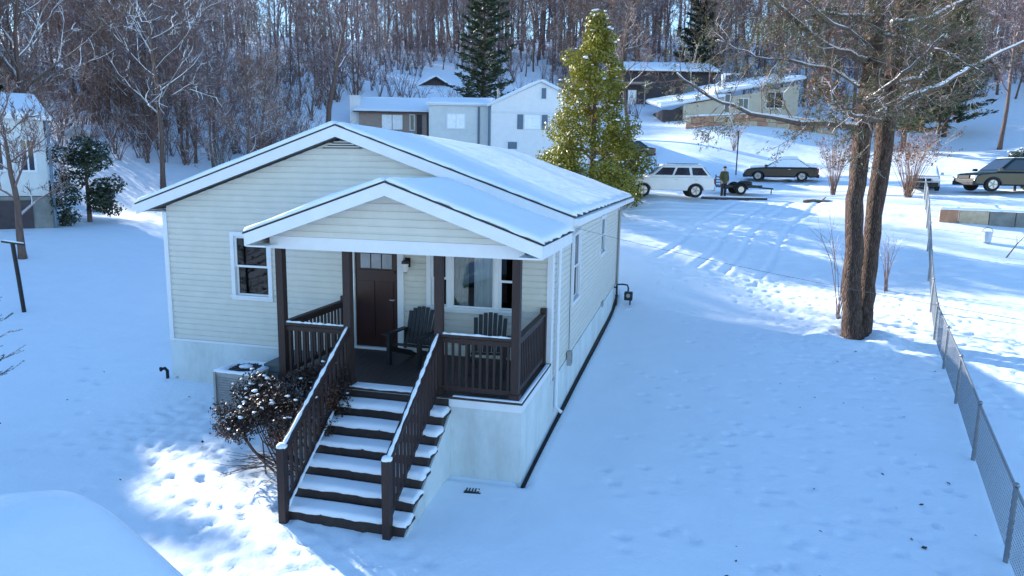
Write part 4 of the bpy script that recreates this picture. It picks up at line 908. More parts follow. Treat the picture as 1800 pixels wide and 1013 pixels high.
thicket('tangled brown undergrowth beneath the left wood', 'undergrowth', 650, -80, 640, 47, 92, 3, 'twig')
thicket('leafless undergrowth on the hillside behind the houses', 'undergrowth', 850, 640, 1900, 72, 130, 4, 'twig_purple')
# nearer single trees
def near_tree(seed, u, v, Dd, H, r0, label, limbs=14, spread=.8, start=.25, mat='twig', tw=.012, dens=1.0):
    p = on_ground(u, v, Dd); a, b = bare_tree(seed, H, r0, limbs, spread, start, dens, tw)
    t = thing('bare_tree', label, 'tree', p, random.Random(seed).uniform(0, 6)); a.build('trunk', 'bark', t, True); b.build('crown', mat, t); return t
near_tree(501, 60, 330, 38, 14, .19, 'broad bare tree with thick snow-covered branches in the upper left corner', 14, 1.15, .3, 'limb_snow', .022, .8)
near_tree(502, 285, 300, 42, 13, .16, 'leaning bare tree with bright snowy limbs left of the roof peak', 13, 1.05, .3, 'limb_snow', .022, .8)
near_tree(503, 38, 430, 25, 6.0, .14, 'small dark bare tree in front of the pale left house', 12, .95, .28, 'twig', .012, 1.0)
near_tree(504, 575, 190, 56, 14, .26, 'straight dark bare tree just left of the roof ridge', 13, .8, .35, 'twig_purple', .014)
near_tree(505, 1110, 170, 62, 13, .18, 'reddish bare tree right behind the magnolia', 13, .8, .3, 'twig_tan', .014)
near_tree(506, 1765, 200, 55, 13, .17, 'slim bare tree in the blue shade at the far right', 12, .7, .3, 'twig_purple', .014)
# evergreens
def magnolia():
    p = on_ground(1040, 300, 36.5); t = thing('magnolia_tree', 'yellow-green broadleaf evergreen tree with a pointed crown behind the roof', 'tree', p)
    MB().tube([(0, 0, -.2), (.05, 0, 2), (0, .1, 6), (.05, 0, 9.9)], [.2, .17, .1, .03], 8).build('trunk', 'bark', t)
    rg = random.Random(3); cl = []
    for k in range(66):
        z = .5+9.2*(k/66)**1.05; rr = (4.3*(1-(z/10.4))**1.0)*rg.uniform(.68, 1.18)+.12; a = k*2.4+rg.uniform(-.4, .4); q = rg.uniform(.45, .95)*rr*.85; s = rg.uniform(.6, .95)*(.45+.17*rr)*1.22
        cl.append(((q*math.cos(a), q*math.sin(a), z), (s, s, s*.75)))
    leaf_cloud(4, cl, 30000, .19, .085, .35, .35).build('crown', 'magnolia_leaf', t)
    snow_bits(5, cl, 150, .10, .35).build('snow', 'clump_snow', t, True)['kind'] = 'stuff'
    br = MB()
    for c, r in cl[::2]: br.tube([(0, 0, max(.5, c[2]-.8)), (c[0]*.5, c[1]*.5, c[2]-.3), c], [.05, .035, .015], 5)
    br.build('branches', 'bark', t)
magnolia()
def pine(label, u, v, Dd, H, rad, seed, mat='pine_needle', nb=110, per=85, needle=(.60, .16), name='pine_tree', droop=-.1, base=.10, taper=.7):
    p = on_ground(u, v, Dd); t = thing(name, label, 'tree', p, seed); a, b, c = conifer(seed, H, rad, nb, needle, .22, droop, base, per, taper)
    a.build('trunk', 'bark', t, True); b.build('boughs', 'bark', t); c.build('needles', mat, t); return t
pine('tall dark pine standing above the white gabled house', 850, 175, 67.5, 18, 4.2, 21)
pine('dark green pine behind the houses on the right', 1225, 120, 84, 16, 3.4, 22)
pine('tall olive pine directly behind the twin-trunked tree', 1590, 230, 56, 15, 4.4, 23, 'olive_needle', 120, 95)
pine('dense olive pine right of the twin-trunked tree', 1660, 230, 62, 13, 3.8, 24, 'olive_needle', 110, 90)
def round_evergreen(name, label, u, v, Dd, rad, h, seed, mat, n, l=(.16, .07), snow=40):
    p = on_ground(u, v, Dd); t = thing(name, label, 'tree' if h > 2.5 else 'bush', p); rg = random.Random(seed); cl = []
    for k in range(22):
        a = rg.uniform(0, 6.28); z = h*(.15+.75*rg.random()); q = rad*math.sqrt(max(.05, 1-((z/h-.45)/.6)**2))*rg.uniform(.2, .75); s = rad*rg.uniform(.28, .45); cl.append(((q*math.cos(a), q*math.sin(a), z), (s, s, s*.8)))
    MB().tube([(0, 0, -.2), (0, 0, h*.7)], [rad*.08, rad*.03], 7).build('trunk', 'bark', t); leaf_cloud(seed, cl, n, l[0], l[1], .4, .5).build('crown', mat, t); snow_bits(seed, cl, snow, .07).build('snow', 'clump_snow', t, True)['kind'] = 'stuff'
round_evergreen('evergreen_tree', 'dark rounded evergreen beside the pale house on the left', 155, 352, 33, 1.55, 4.1, 31, 'bush_leaf', 5200, (.20, .08))
round_evergreen('evergreen_bush', 'light green low bush left of the dark rounded evergreen', 108, 345, 31, .9, 2.1, 32, 'bush_leaf', 1800)
round_evergreen('evergreen_bush', 'dark bush showing above the roof of the green car on the right', 1782, 345, 37, .9, 2.3, 33, 'bush_leaf', 1800)
def young_spruce():
    p = on_ground(-72, 700, 11.2); t = thing('young_spruce', 'dark young spruce whose twigs reach in at the left edge', 'tree', p); rg = random.Random(6); H = 3.9
    MB().tube([(0, 0, -.2), (0, 0, H)], [.06, .012], 7).build('trunk', 'bark', t); br = MB(); nd = MB()
    def tw(q, n):
        for i in range(len(q)-1):
            ax = (q[i+1]-q[i]).normalized()
            for _ in range(n):
                c = q[i].lerp(q[i+1], rg.random()); o = ax.orthogonal().normalized(); o.rotate(Quaternion(ax, rg.uniform(0, 6.28))); dr = (ax*.55+o).normalized(); w = ax.cross(dr).normalized()*.0035; k = len(nd.v); tip = c+dr*rg.uniform(.02, .034)
                nd.v.extend([tuple(c-w), tuple(c+w), tuple(tip)]); nd.f.append((k, k+1, k+2))
    for k in range(46):
        f = (k+rg.random())/46; z = .85+f*(H-.9); a = k*2.4; Lb = .98*(1-f)**.8*min(1, .55+f*2.5)+.10; d = Vector((math.cos(a), math.sin(a), .05+.3*f)); q = [Vector((0, 0, z))]
        for i in range(4): d = (d+Vector((0, 0, .07))).normalized(); q.append(q[-1]+d*Lb/4)
        br.tube(q, [.012, .009, .007, .005, .003], 4, False); tw(q[1:], 26)
        for j in range(9):
            g = rg.uniform(.25, 1)*4; i = min(3, int(g)); b = q[i].lerp(q[i+1], g-i); s = d.cross(Vector((0, 0, 1))).normalized()*(1 if j % 2 else -1); e = b+(s*.8+d*.7+Vector((0, 0, rg.uniform(-.1, .3)))).normalized()*Lb*rg.uniform(.2, .42); br.tube([b, e], [.005, .003], 3, False); tw([b, b.lerp(e, .5), e], 20)
    br.build('boughs', 'bark', t); nd.build('needles', 'spruce_needle', t)
young_spruce()
def porch_shrub():
    C0 = Vector((-3.44, -2.93, 0)); g = gz(C0.x, C0.y); t = thing('porch_shrub', 'dark reddish shrub dotted with snow clumps beside the front steps', 'shrub', (C0.x, C0.y, g)); rg = random.Random(12); cl = []
    for k in range(46):
        x = rg.uniform(-1.15, .62); y = rg.uniform(-.60, .50); q = (x+.25)/.95; z = .72+.42*rg.random()+.42*max(0, x+.7)*rg.uniform(.5, 1)+.55*max(0, y+.2)*rg.uniform(.4, 1)
        if (q*q+(y/.68)**2) > 1.15: continue
        s = rg.uniform(.20, .30); cl.append(((x, y, z), (s, s, s*.85)))
    cl += [((.50, .36, 1.32), (.24, .22, .24)), ((.62, .2, 1.15), (.22, .22, .24)), ((.1, .36, 1.25), (.26, .2, .2)), ((.55, -.15, .9), (.22, .22, .2)), ((-1.25, -.1, .65), (.24, .22, .22)), ((-1.0, .3, .80), (.24, .24, .22)), ((-.5, .35, 1.0), (.26, .24, .22))]
    st = MB()
    for k in range(46):
        c, r = rg.choice(cl); b = Vector((rg.uniform(-.5, .35), rg.uniform(-.3, .3), -.1)); m_ = Vector((c[0]*.7, c[1]*.7, c[2]*.45)); st.tube([b, m_, c], [.014, .010, .005], 4)
    for k in range(60):
        a = rg.uniform(2.2, 6.0); b = Vector((rg.uniform(-.6, .2), rg.uniform(-.4, .1), .25)); e = b+Vector((math.cos(a)*.7, math.sin(a)*.55, rg.uniform(-.25, .25))); st.tube([b, b.lerp(e, .5)+rdir(rg)*.06, e], [.006, .005, .003], 3)
    st.build('stems', 'bark', t); lf = leaf_cloud(13, cl, 12500, .062, .026, .1, .25); lf.build('foliage', 'shrub_leaf', t)
    leaf_cloud(14, [((.30, -.15, .95), (.30, .30, .25)), ((-.55, .1, 1.0), (.3, .2, .18)), ((-1.1, -.2, .7), (.2, .2, .2)), ((.45, .1, 1.3), (.28, .25, .25)), ((0, -.4, .8), (.35, .2, .25))], 1500, .062, .026, .1, .3).build('rusty_leaves', 'rust_leaf', t)
    snow_bits(15, cl, 80, .036, .35).build('snow', 'clump_snow', t, True)['kind'] = 'stuff'
porch_shrub()
def twig_shrub(label, u, v, Dd, h, w, seed, mat='twig', n=16, dry=0, name='bare_shrub'):
    p = on_ground(u, v, Dd); t = thing(name, label, 'shrub', p); rg = random.Random(seed); st = MB(); tips = []
    for k in range(n):
        a = rg.uniform(0, 6.28); q = rg.uniform(.2, 1)*w; top = Vector((q*math.cos(a), q*math.sin(a), h*rg.uniform(.6, 1))); b = Vector((rg.gauss(0, .06), rg.gauss(0, .06), -.1)); m_ = b.lerp(top, .5)+Vector((0, 0, .15*h)); st.tube([b, m_, top], [.014, .010, .004], 4)
        for _ in range(7):
            s = m_.lerp(top, rg.uniform(-.3, 1)); e = s+(top-m_).normalized()*h*.14+rdir(rg)*h*.12; st.tube([s, e], [.006, .003], 3); tips.append(e)
    st.build('stems', mat, t)
    if dry: leaf_cloud(seed, [(tuple(c), (.12, .12, .1)) for c in tips[::2]], dry, .10, .05, .2, .2).build('dry_leaves', 'rust_leaf', t)
twig_shrub('thin bare sapling clump just left of the big twin trunk', 1474, 540, 22.5, 3.4, 1.0, 41, 'twig', 12)
twig_shrub('wispy bare shrub just right of the big twin trunk', 1562, 480, 24.5, 2.0, .8, 42, 'twig', 8)
twig_shrub('brown leafy bush by the road behind the twin trunk', 1596, 352, 36, 3.6, 2.0, 43, 'twig_tan', 60, 1500)
twig_shrub('reddish bush by the road left of the twin trunk', 1464, 340, 39, 3.4, 1.3, 44, 'twig_tan', 46, 1100)
twig_shrub('small dry bush growing on the sunny snowbank', 1290, 262, 56, 2.2, 1.1, 45, 'twig_tan', 24, 260)
twig_shrub('snowy twiggy shrub below the roof eave at the left', 385, 270, 46, 2.6, 1.5, 46, 'limb_snow', 30)

# spruces added left of the frame to shade the yard, shed and porch
for i, (x, y, s) in enumerate([(-38.1, 12.7, 1.25), (-38.1, 10.6, 1.25), (-38.3, 8.4, 1.25), (-32.2, 14.5, .98), (-32.8, 13.6, .6), (-33.2, 13.0, .6), (-33.7, 12.3, .62), (-34.1, 11.6, .66), (-31.7, 15.1, .58), (-63.6, 34.2, 1.62), (-62.8, 35.6, 1.62)]):
    a, b, c = conifer(60+i, 15*s, 2.8*s, 110, (.8, .32), .25, -.15, .06, 50, .6); t = thing('shade_spruce', 'dark spruce added behind the pale left house to cast shade', 'tree', (x, y, gz(x, y)), i, 'spruces added for shade'); a.build('trunk', 'bark', t); b.build('boughs', 'bark', t); c.build('needles', 'pine_needle', t)

# ------------------------------------------------------------------ neighbouring houses
YV = YAW
def hframe(u, v, Dd, rz=0, z=None):
    p = at(u, v, Dd); return Vector((p.x, p.y, gz(p.x, p.y) if z is None else z)), -YV+rz
def bwin(t, x0, x1, y, z0, z1, wallm='trim', shut=None, glassm='car_glass', nx=1):
    w = MB().box(x0-.09, x0, y-.05, y-.002, z0-.09, z1+.09); w.box(x1, x1+.09, y-.05, y-.002, z0-.09, z1+.09); w.box(x0, x1, y-.05, y-.002, z1, z1+.09); w.box(x0, x1, y-.05, y-.002, z0-.09, z0)
    for k in range(1, nx): xm = x0+(x1-x0)*k/nx; w.box(xm-.03, xm+.03, y-.045, y-.003, z0, z1)
    o = w.build('window', wallm, t)
    for k in range(nx): a = x0+(x1-x0)*k/nx+(.031 if k else 0); b = x0+(x1-x0)*(k+1)/nx-(.031 if k < nx-1 else 0); MB().box(a, b, y-.02, y-.004, z0, z1).build('pane', glassm, o)
    if shut:
        for a in (x0-.62, x1+.12):
            s = MB().box(a, a+.48, y-.045, y-.004, z0-.05, z1+.05).build('shutter', shut, o)
def gable_block(t, x0, x1, y0, y1, z0, ze, zr, wall, oh=.35, snow=.16, seed=0, ridge='y'):
    """box with a gable roof; ridge along y shows its gable to the front"""
    m_ = MB().box(x0, x1, y0, y1, z0, ze); xc = (x0+x1)/2; yc = (y0+y1)/2
    if ridge == 'y': m_.prism([(x0, y0, ze), (x1, y0, ze), (xc, y0, zr-.02)], (0, y1-y0, 0))
    else: m_.prism([(x0, y0, ze), (x0, y1, ze), (x0, yc, zr-.02)], (x1-x0, 0, 0))
    m_.build('wall', wall, t)
    def plane(c, nm, mt, th):
        A_, B_, C_, D_ = [Vector(q) for q in c]; nn = (B_-A_).cross(D_-A_).normalized()
        return MB().hexa([A_, B_, C_, D_], [q+nn*th for q in (A_, B_, C_, D_)]).build(nm, mt, t), nn
    s = (zr-ze)/((xc-x0) if ridge == 'y' else (yc-y0))
    if ridge == 'y': quads = [[(x0-oh, y0-oh, ze-s*oh), (xc, y0-oh, zr), (xc, y1+oh, zr), (x0-oh, y1+oh, ze-s*oh)], [(xc, y0-oh, zr), (x1+oh, y0-oh, ze-s*oh), (x1+oh, y1+oh, ze-s*oh), (xc, y1+oh, zr)]]
    else: quads = [[(x0-oh, y0-oh, ze-s*oh), (x1+oh, y0-oh, ze-s*oh), (x1+oh, yc, zr), (x0-oh, yc, zr)], [(x0-oh, yc, zr), (x1+oh, yc, zr), (x1+oh, y1+oh, ze-s*oh), (x0-oh, y1+oh, ze-s*oh)]]
    for i, c in enumerate(quads):
        o, nn = plane(c, 'roof', 'trim' if wall in ('white_paint', 'pale_wall') else 'dark_wall', .10); snow_sheet('snow', [Vector(q)+nn*.102 for q in c], snow, o, 8, 8, .2, seed+i, .01)
def white_house():
    p, rz = hframe(948, 290, 57, R(0)); t = thing('white_house', 'white gabled house behind the main roof with shuttered picture window', 'house', p, rz); z0 = -2
    base = 5.0; k = 57/FPX; Z = lambda v: 4.84+(307-v)*k-p.z; X = lambda u: (u-948)*k
    gable_block(t, X(862), X(1034), 0, 9, z0, Z(188), Z(148), 'white_paint', .3, .15, 1)
    gable_block(t, X(752), X(861), .8, 7, z0, Z(187), Z(172), 'pale_wall', .25, .15, 3, 'x')
    bwin(t, X(921), X(948), -.003, Z(227), Z(204), 'trim', 'shutter', 'curtain'); bwin(t, X(949), X(957), -.003, Z(176), Z(158), 'trim', None, 'shutter')
    bwin(t, X(785), X(815), .797, Z(227), Z(203), 'trim', None, 'curtain', 2)
    MB().box(X(863), X(1033), -.05, -.004, Z(201), Z(198)).build('belt_board', 'trim', t)
    for u in (840, 859): MB().tube([(X(u), .72 if u == 840 else -.08, Z(190)), (X(u), .72 if u == 840 else -.08, z0)], .09, 6).build('downspout', 'shutter', t)
    MB().tube([(X(872), 4, Z(170)), (X(872), 4, Z(150))], .10, 8).build('vent_pipe', 'grey_metal', t)
    bwin(t, X(892), X(908), -.003, Z(262), Z(250), 'trim', None, 'shutter')
white_house()
def brown_house():
    p, rz = hframe(690, 260, 62); t = thing('brown_cottage', 'low brown cottage with snowy roof and white chimney left of the white house', 'house', p, rz); k = 62/FPX; Z = lambda v: 4.84+(303-v)*k-p.z; X = lambda u: (u-690)*k
    gable_block(t, X(632), X(750), 0, 8, -2, Z(197), Z(170), 'brown_wall', .45, .2, 5, 'x')
    c = MB().box(X(614), X(631), .5, 1.4, -2, Z(172)).build('chimney', 'white_paint', t); MB().box(X(613), X(632), .45, 1.45, Z(172)+.003, Z(170)).build('chimney_cap', 'white_paint', c)
    bwin(t, X(672), X(708), -.003, Z(228), Z(203), 'brown_wall', None, 'curtain', 2); bwin(t, X(722), X(728), -.003, Z(228), Z(203), 'trim')
    MB().box(X(733), X(742), -.06, -.004, Z(236), Z(202)).build('door', 'dark_wall', t)
brown_house()
def dark_house():
    p, rz = hframe(765, 190, 82, R(18)); t = thing('dark_cabin', 'dark house with a white-edged gable far up behind the brown cottage', 'house', p, rz); k = 82/FPX; Z = lambda v: 4.84+(303-v)*k-p.z; X = lambda u: (u-765)*k
    gable_block(t, X(715), X(815), 0, 8, -2, Z(166), Z(138), 'dark_wall', .5, .25, 7); bwin(t, X(760), X(768), -.003, Z(166), Z(156), 'trim')
dark_house()
def hill_house():
    p, rz = hframe(1275, 215, 68); t = thing('hillside_house', 'pale house with long snow-white roof on top of the sunny bank', 'house', p, rz); k = 68/FPX; Z = lambda v: 4.84+(310-v)*k-p.z; X = lambda u: (u-1275)*k
    m_ = MB().prism([(X(1200), 0, -2), (X(1400), 0, -2), (X(1400), 0, Z(146)), (X(1200), 0, Z(184))], (0, 8, 0)); m_.build('wall', 'tan_wall', t)
    MB().box(X(1165), X(1199), .3, 7, -2, Z(192)).build('garage_wall', 'dark_wall', t)
    def rp(u0, v0, u1, v1, y0, y1, sd):
        a, b = (X(u0), Z(v0)), (X(u1), Z(v1)); o = MB().hexa([(a[0], y0, a[1]), (b[0], y0, b[1]), (b[0], y1, b[1]+1.2), (a[0], y1, a[1]+1.2)], [(a[0], y0, a[1]+.05), (b[0], y0, b[1]+.05), (b[0], y1, b[1]+1.28), (a[0], y1, a[1]+1.28)]).build('roof', 'trim', t)
        snow_sheet('snow', [(a[0]-.1, y0-.1, a[1]+.06), (b[0]+.1, y0-.1, b[1]+.06), (b[0]+.1, y1, b[1]+1.3), (a[0]-.1, y1, a[1]+1.3)], .30, o, 16, 8, .3, sd, .03)
    rp(1158, 190, 1268, 170, -.6, 7, 1); rp(1250, 166, 1405, 138, -.6, 7, 2)
    MB().tube([(X(1277), 2, Z(150)), (X(1277), 2, Z(126))], [.16, .22], 8).build('vent_pipe', 'white_paint', t); MB().box(X(1277), X(1304), 1.9, 2.1, Z(127), Z(124)).build('vent_arm', 'white_paint', t)
    bwin(t, X(1296), X(1312), -.003, Z(190), Z(172), 'trim', None, 'car_glass', 2); bwin(t, X(1345), X(1372), -.003, Z(186), Z(160), 'trim', None, 'car_glass', 2); bwin(t, X(1272), X(1280), -.003, Z(195), Z(165), 'trim')
hill_house()
def upper_house():
    p, rz = hframe(1160, 190, 79); t = thing('timber_house', 'dark brown house with snowy roof above the hillside behind the magnolia', 'house', p, rz); k = 79/FPX; Z = lambda v: 4.84+(309-v)*k-p.z; X = lambda u: (u-1160)*k
    gable_block(t, X(1085), X(1252), 0, 8, -2, Z(126), Z(106), 'dark_wall', .5, .25, 11, 'x'); bwin(t, X(1104), X(1116), -.003, Z(182), Z(160), 'trim', None, 'curtain'); bwin(t, X(1200), X(1222), -.003, Z(165), Z(148), 'brown_wall', None, 'car_glass', 2)
    MB().box(X(1086), X(1130), -1.2, -.01, Z(150), Z(147)).build('porch_roof', 'brown_wall', t); MB().box(X(1128), X(1130), -1.2, -1.1, -1, Z(150)-.01).build('porch_post', 'brown_wall', t)
upper_house()
def left_house():
    p, rz = hframe(40, 400, 30, R(42)); t = thing('pale_neighbour_house', 'pale blue house with snowy hip roof at the left edge', 'house', p, rz); k = 30/FPX; Z = lambda v: 4.84+(294-v)*k-p.z; X = lambda u: (u-40)*k*.8
    MB().box(X(-290), X(95), 0, 7, Z(345), Z(212)-.002).build('wall', 'pale_wall', t); MB().box(X(-288), X(98), -.25, 6.9, -1.5, Z(346)).build('lower_wall', 'grey_stone', t)
    yc = 3.5; ze, zr = Z(212), Z(168); x0, x1 = X(-300), X(108)
    MB().prism([(X(-290), 0, ze), (X(-290), 7, ze), (X(-290), yc, zr-.05)], (X(95)-X(-290), 0, 0)).build('gable_wall', 'pale_wall', t)
    for sg in (0, 1):
        c = [(x0, -.4, ze-.05), (x1, -.4, ze-.05), (x1, yc, zr), (x0, yc, zr)] if not sg else [(x0, yc, zr), (x1, yc, zr), (x1, 7.4, ze-.05), (x0, 7.4, ze-.05)]
        A_, B_, C_, D_ = [Vector(q) for q in c]; nn = (B_-A_).cross(D_-A_).normalized(); o = MB().hexa(c, [Vector(q)+nn*.1 for q in c]).build('roof', 'trim', t); snow_sheet('snow', [Vector(q)+nn*.102 for q in c], .18, o, 8, 8, .2, sg, .012)
    bwin(t, X(-10), X(16), -.003, Z(300), Z(250), 'trim', None, 'car_glass', 2); bwin(t, X(50), X(72), -.003, Z(300), Z(250), 'trim', None, 'car_glass', 2); MB().box(X(-5), X(60), -.30, -.252, -.5, Z(352)).build('garage_door', 'dark_wall', t)
    MB().tube([(X(100), -.3, Z(212)), (X(100), -.3, 0)], .06, 6).build('downspout', 'shutter', t)
left_house()
def blue_shed():
    p, rz = hframe(140, 245, 52); t = thing('small_shed', 'small pale blue shed half hidden above the dark evergreen', 'shed', p, rz); k = 52/FPX; Z = lambda v: 4.84+(297-v)*k-p.z; X = lambda u: (u-140)*k
    gable_block(t, X(120), X(158), 0, 2.5, -1, Z(238), Z(226), 'pale_wall', .2, .15, 13); MB().box(X(132), X(146), -.05, -.003, -.5, Z(245)).build('door', 'shutter', t)
blue_shed()

# ------------------------------------------------------------------ walls by the road
def stone_wall(name, label, pts, h, thick, size, seed, mats, snow=True, cat='wall'):
    t = thing(name, label, cat, pts[0], world=True); rg = random.Random(seed); row = size*.55; nrow = max(1, round(h/row)); row = h/nrow
    for a, b in zip(pts[:-1], pts[1:]):
        a = Vector(a); b = Vector(b); d = b-a; Lh = math.hypot(d.x, d.y); e = Vector((d.x, d.y, 0))/Lh; nn = Vector((e.y, -e.x, 0))
        for k in range(nrow):
            x = -rg.uniform(0, size*.5) if k % 2 else 0
            while x < Lh-.02:
                w = size*rg.uniform(.7, 1.35); x0, x1 = max(0, x), min(Lh, x+w-.03)
                if x1-x0 > .08:
                    o = rg.uniform(-.03, .03); z = a.z+d.z*((x0+x1)/2/Lh)+k*row-.15*(k == 0); hh = row-.02+.15*(k == 0); c = a+e*x0+nn*(o+thick/2); c2 = a+e*x1+nn*(o+thick/2)
                    lo = [Vector((q.x, q.y, z)) for q in (c, c2, c2-nn*thick, c-nn*thick)]; MB().hexa(lo, [q+Vector((0, 0, hh)) for q in lo]).build('stone', rg.choice(mats), t)
                x += w
        if snow:
            up = Vector((0, 0, h+.003)); q = thick/2+.03; snow_sheet('snow', [a+nn*q+up, b+nn*q+up, b-nn*q+up, a-nn*q+up], .11, t, 14, 2, .1, seed, .012)
pA, pB = on_ground(1652, 377, 30.5), on_ground(1860, 392, 28.5)
stone_wall('block_wall', 'low snow-capped tan block wall in front of the dark green car', [pA, pB], .52, .35, .85, 3, ['tan_stone', 'tan_stone', 'brick_stone', 'grey_stone'])
rA, rB, rC = at(1206, 212, 63), at(1330, 218, 62), at(1470, 226, 61)
stone_wall('retaining_wall', 'reddish stone retaining wall at the top of the sunny snowbank', [(q.x, q.y, gz(q.x, q.y)-.2) for q in (rA, rB, rC)], 1.25, .5, 1.1, 4, ['brick_stone', 'brick_stone', 'tan_stone', 'brick_stone'])

# ------------------------------------------------------------------ vehicles
def car(name, label, pos, rz, paint, kind, snow=0, group=None, scale=1, pitch=0):
    """local: nose towards -x, wheels on z=0"""
    t = thing(name, label, 'car', pos, rz, group); t.scale = (scale,)*3; t.rotation_euler = (0, pitch, rz)
    if kind == 'suv': Lc, Wd, belt, top, wr, gc = 4.75, 1.88, 1.08, 1.72, .37, .34; xb0, xt0, xt1, xb1 = -1.20, -.40, 1.72, 2.28; hood = 1.02; xw = (-1.42, 1.38)
    elif kind == 'pickup': Lc, Wd, belt, top, wr, gc = 5.1, 1.92, 1.02, 1.74, .37, .28; xb0, xt0, xt1, xb1 = -1.45, -.55, 1.95, 2.42; hood = .93; xw = (-1.62, 1.48)
    else: Lc, Wd, belt, top, wr, gc = 4.7, 1.80, .92, 1.43, .33, .22; xb0, xt0, xt1, xb1 = -1.0, -.25, 1.05, 1.85; hood = .84; xw = (-1.42, 1.35)
    x0, x1 = -Lc/2, Lc/2; w = Wd/2
    prof = [(x0+.03, gc+.06), (x0, .55), (x0+.06, hood-.12), (x0+.30, hood-.02), (xb0, belt-.02), (xb1, belt), (x1-.06, belt-.04), (x1, .6), (x1-.04, gc+.06)]
    arch = []
    for c in (xw[1], xw[0]): arch += [(c+(wr+.06)*math.cos(a), gc+.02+(wr+.02)*math.sin(a)) for a in [math.pi*i/8 for i in range(9)]]
    b = MB().prism([(x, -w, z) for x, z in prof+arch], (0, Wd, 0)).build('body', paint, t); bevel(b, .10, 4)
    wt = w*.80
    c = MB(); lo = [(xb0, -w+.05, belt-.05), (xb1, -w+.05, belt-.05), (xb1, w-.05, belt-.05), (xb0, w-.05, belt-.05)]; hi = [(xt0, -wt, top), (xt1, -wt, top), (xt1, wt, top), (xt0, wt, top)]; c.hexa(lo, hi); cb_ = c.build('cabin', paint, t); bevel(cb_, .11, 4)
    for s in (-1, 1):
        def pt(f, h):   # f along belt 0..1, h height 0..1
            a = Vector((xb0+(xb1-xb0)*f, s*(w-.05), belt-.05)); q = Vector((xt0+(xt1-xt0)*f, s*wt, top)); r = a.lerp(q, h); return r+Vector((0, s*.008, 0))
        cuts = [(.06, .36), (.39, .66), (.70, .95)] if kind != 'sedan' else [(.08, .46), (.49, .86)]
        for f0, f1 in cuts:
            MB().prism([pt(f0, .22), pt(f1, .22), pt(f1-.012, .80), pt(f0+.012, .80)], (0, -s*.02, 0)).build('side_window', 'car_glass', t)
        if snow > .15:
            MB().prism([pt(.02, .10)+Vector((0, s*.01, 0)), pt(.99, .10)+Vector((0, s*.01, 0)), pt(.97, 1.0), pt(.03, 1.0)], (0, s*.05, 0)).build('snow', 'roof_snow', t)
        for f in (.375, .68) if kind != 'sedan' else (.475,): q = pt(f, 0); MB().box(q.x+.12, q.x+.30, s*w-.0 if s > 0 else -w-.018, s*w+.018 if s > 0 else -w, belt-.16, belt-.13).build('door_handle', 'rim', t)
        MB().box(xb0-.02, xb0+.16, s*(w+.005) if s > 0 else -w-.17, w+.17 if s > 0 else -w-.005, belt+.02, belt+.16).build('side_mirror', paint, t)
        MB().box(x0-.012, x0+.20, s*w-.36 if s > 0 else -w+.02, w-.02 if s > 0 else -w+.36, hood-.26, hood-.12).build('headlight', 'lamp_clear', t)
        MB().box(x1-.10, x1+.012, s*w-.20 if s > 0 else -w+.015, w-.015 if s > 0 else -w+.20, belt-.34, belt-.06).build('taillight', 'lamp_red', t)
        for x in xw:
            wy = s*(w-.11); wh = MB().tube([(x, wy-.12, wr), (x, wy-.10, wr), (x, wy+.10, wr), (x, wy+.12, wr)], [wr-.04, wr, wr, wr-.04], 24).build('wheel', 'tyre', t)
            rm = MB().disc((x, wy+s*.115, wr), wr*.62, (0, 1, 0), .02, 20); rm.build('rim', 'rim', wh)
            sp = MB()
            for q in range(5): a = q*1.2566; sp.beam((x, wy+s*.13, wr), (x+wr*.56*math.cos(a), wy+s*.13, wr+wr*.56*math.sin(a)), .06, .02, (0, 1, 0))
            sp.build('spokes', 'galvanised', wh)
        if kind == 'suv': MB().tube([(xt0+.2, s*(wt-.08), top+.005), (xt0+.25, s*(wt-.08), top+.07), (xt1-.25, s*(wt-.08), top+.07), (xt1-.2, s*(wt-.08), top+.005)], .018, 6).build('roof_rail', 'dark_metal', t)
    def slant(xa, za, wa, xb, zb, wb, off, nm): q = [Vector((xa, -wa, za)), Vector((xa, wa, za)), Vector((xb, wb, zb)), Vector((xb, -wb, zb))]; MB().prism([p_+Vector((off, 0, .006)) for p_ in q], (-off*2.2, 0, 0)).build(nm, 'car_glass', t)
    L_ = lambda a, b_, f: a+(b_-a)*f
    slant(L_(xb0, xt0, .2), L_(belt-.05, top, .2), L_(w-.12, wt-.07, .2), L_(xb0, xt0, .88), L_(belt-.05, top, .88), L_(w-.12, wt-.07, .88), -.01, 'windshield'); slant(L_(xb1, xt1, .25), L_(belt-.05, top, .25), L_(w-.12, wt-.07, .25), L_(xb1, xt1, .88), L_(belt-.05, top, .88), L_(w-.12, wt-.07, .88), .01, 'rear_window')
    for s, x in ((-1, x0), (1, x1)): bb = MB().box(x-.06 if s < 0 else x-.12, x+.12 if s < 0 else x+.06, -w+.05, w-.05, gc+.02, gc+.26).build('bumper', 'dark_plastic' if paint != 'car_white' else 'grey_metal', t); bevel(bb, .04)
    MB().box(x0-.014, x0+.05, -.45, .45, hood-.28, hood-.12).build('grille', 'dark_plastic', t)
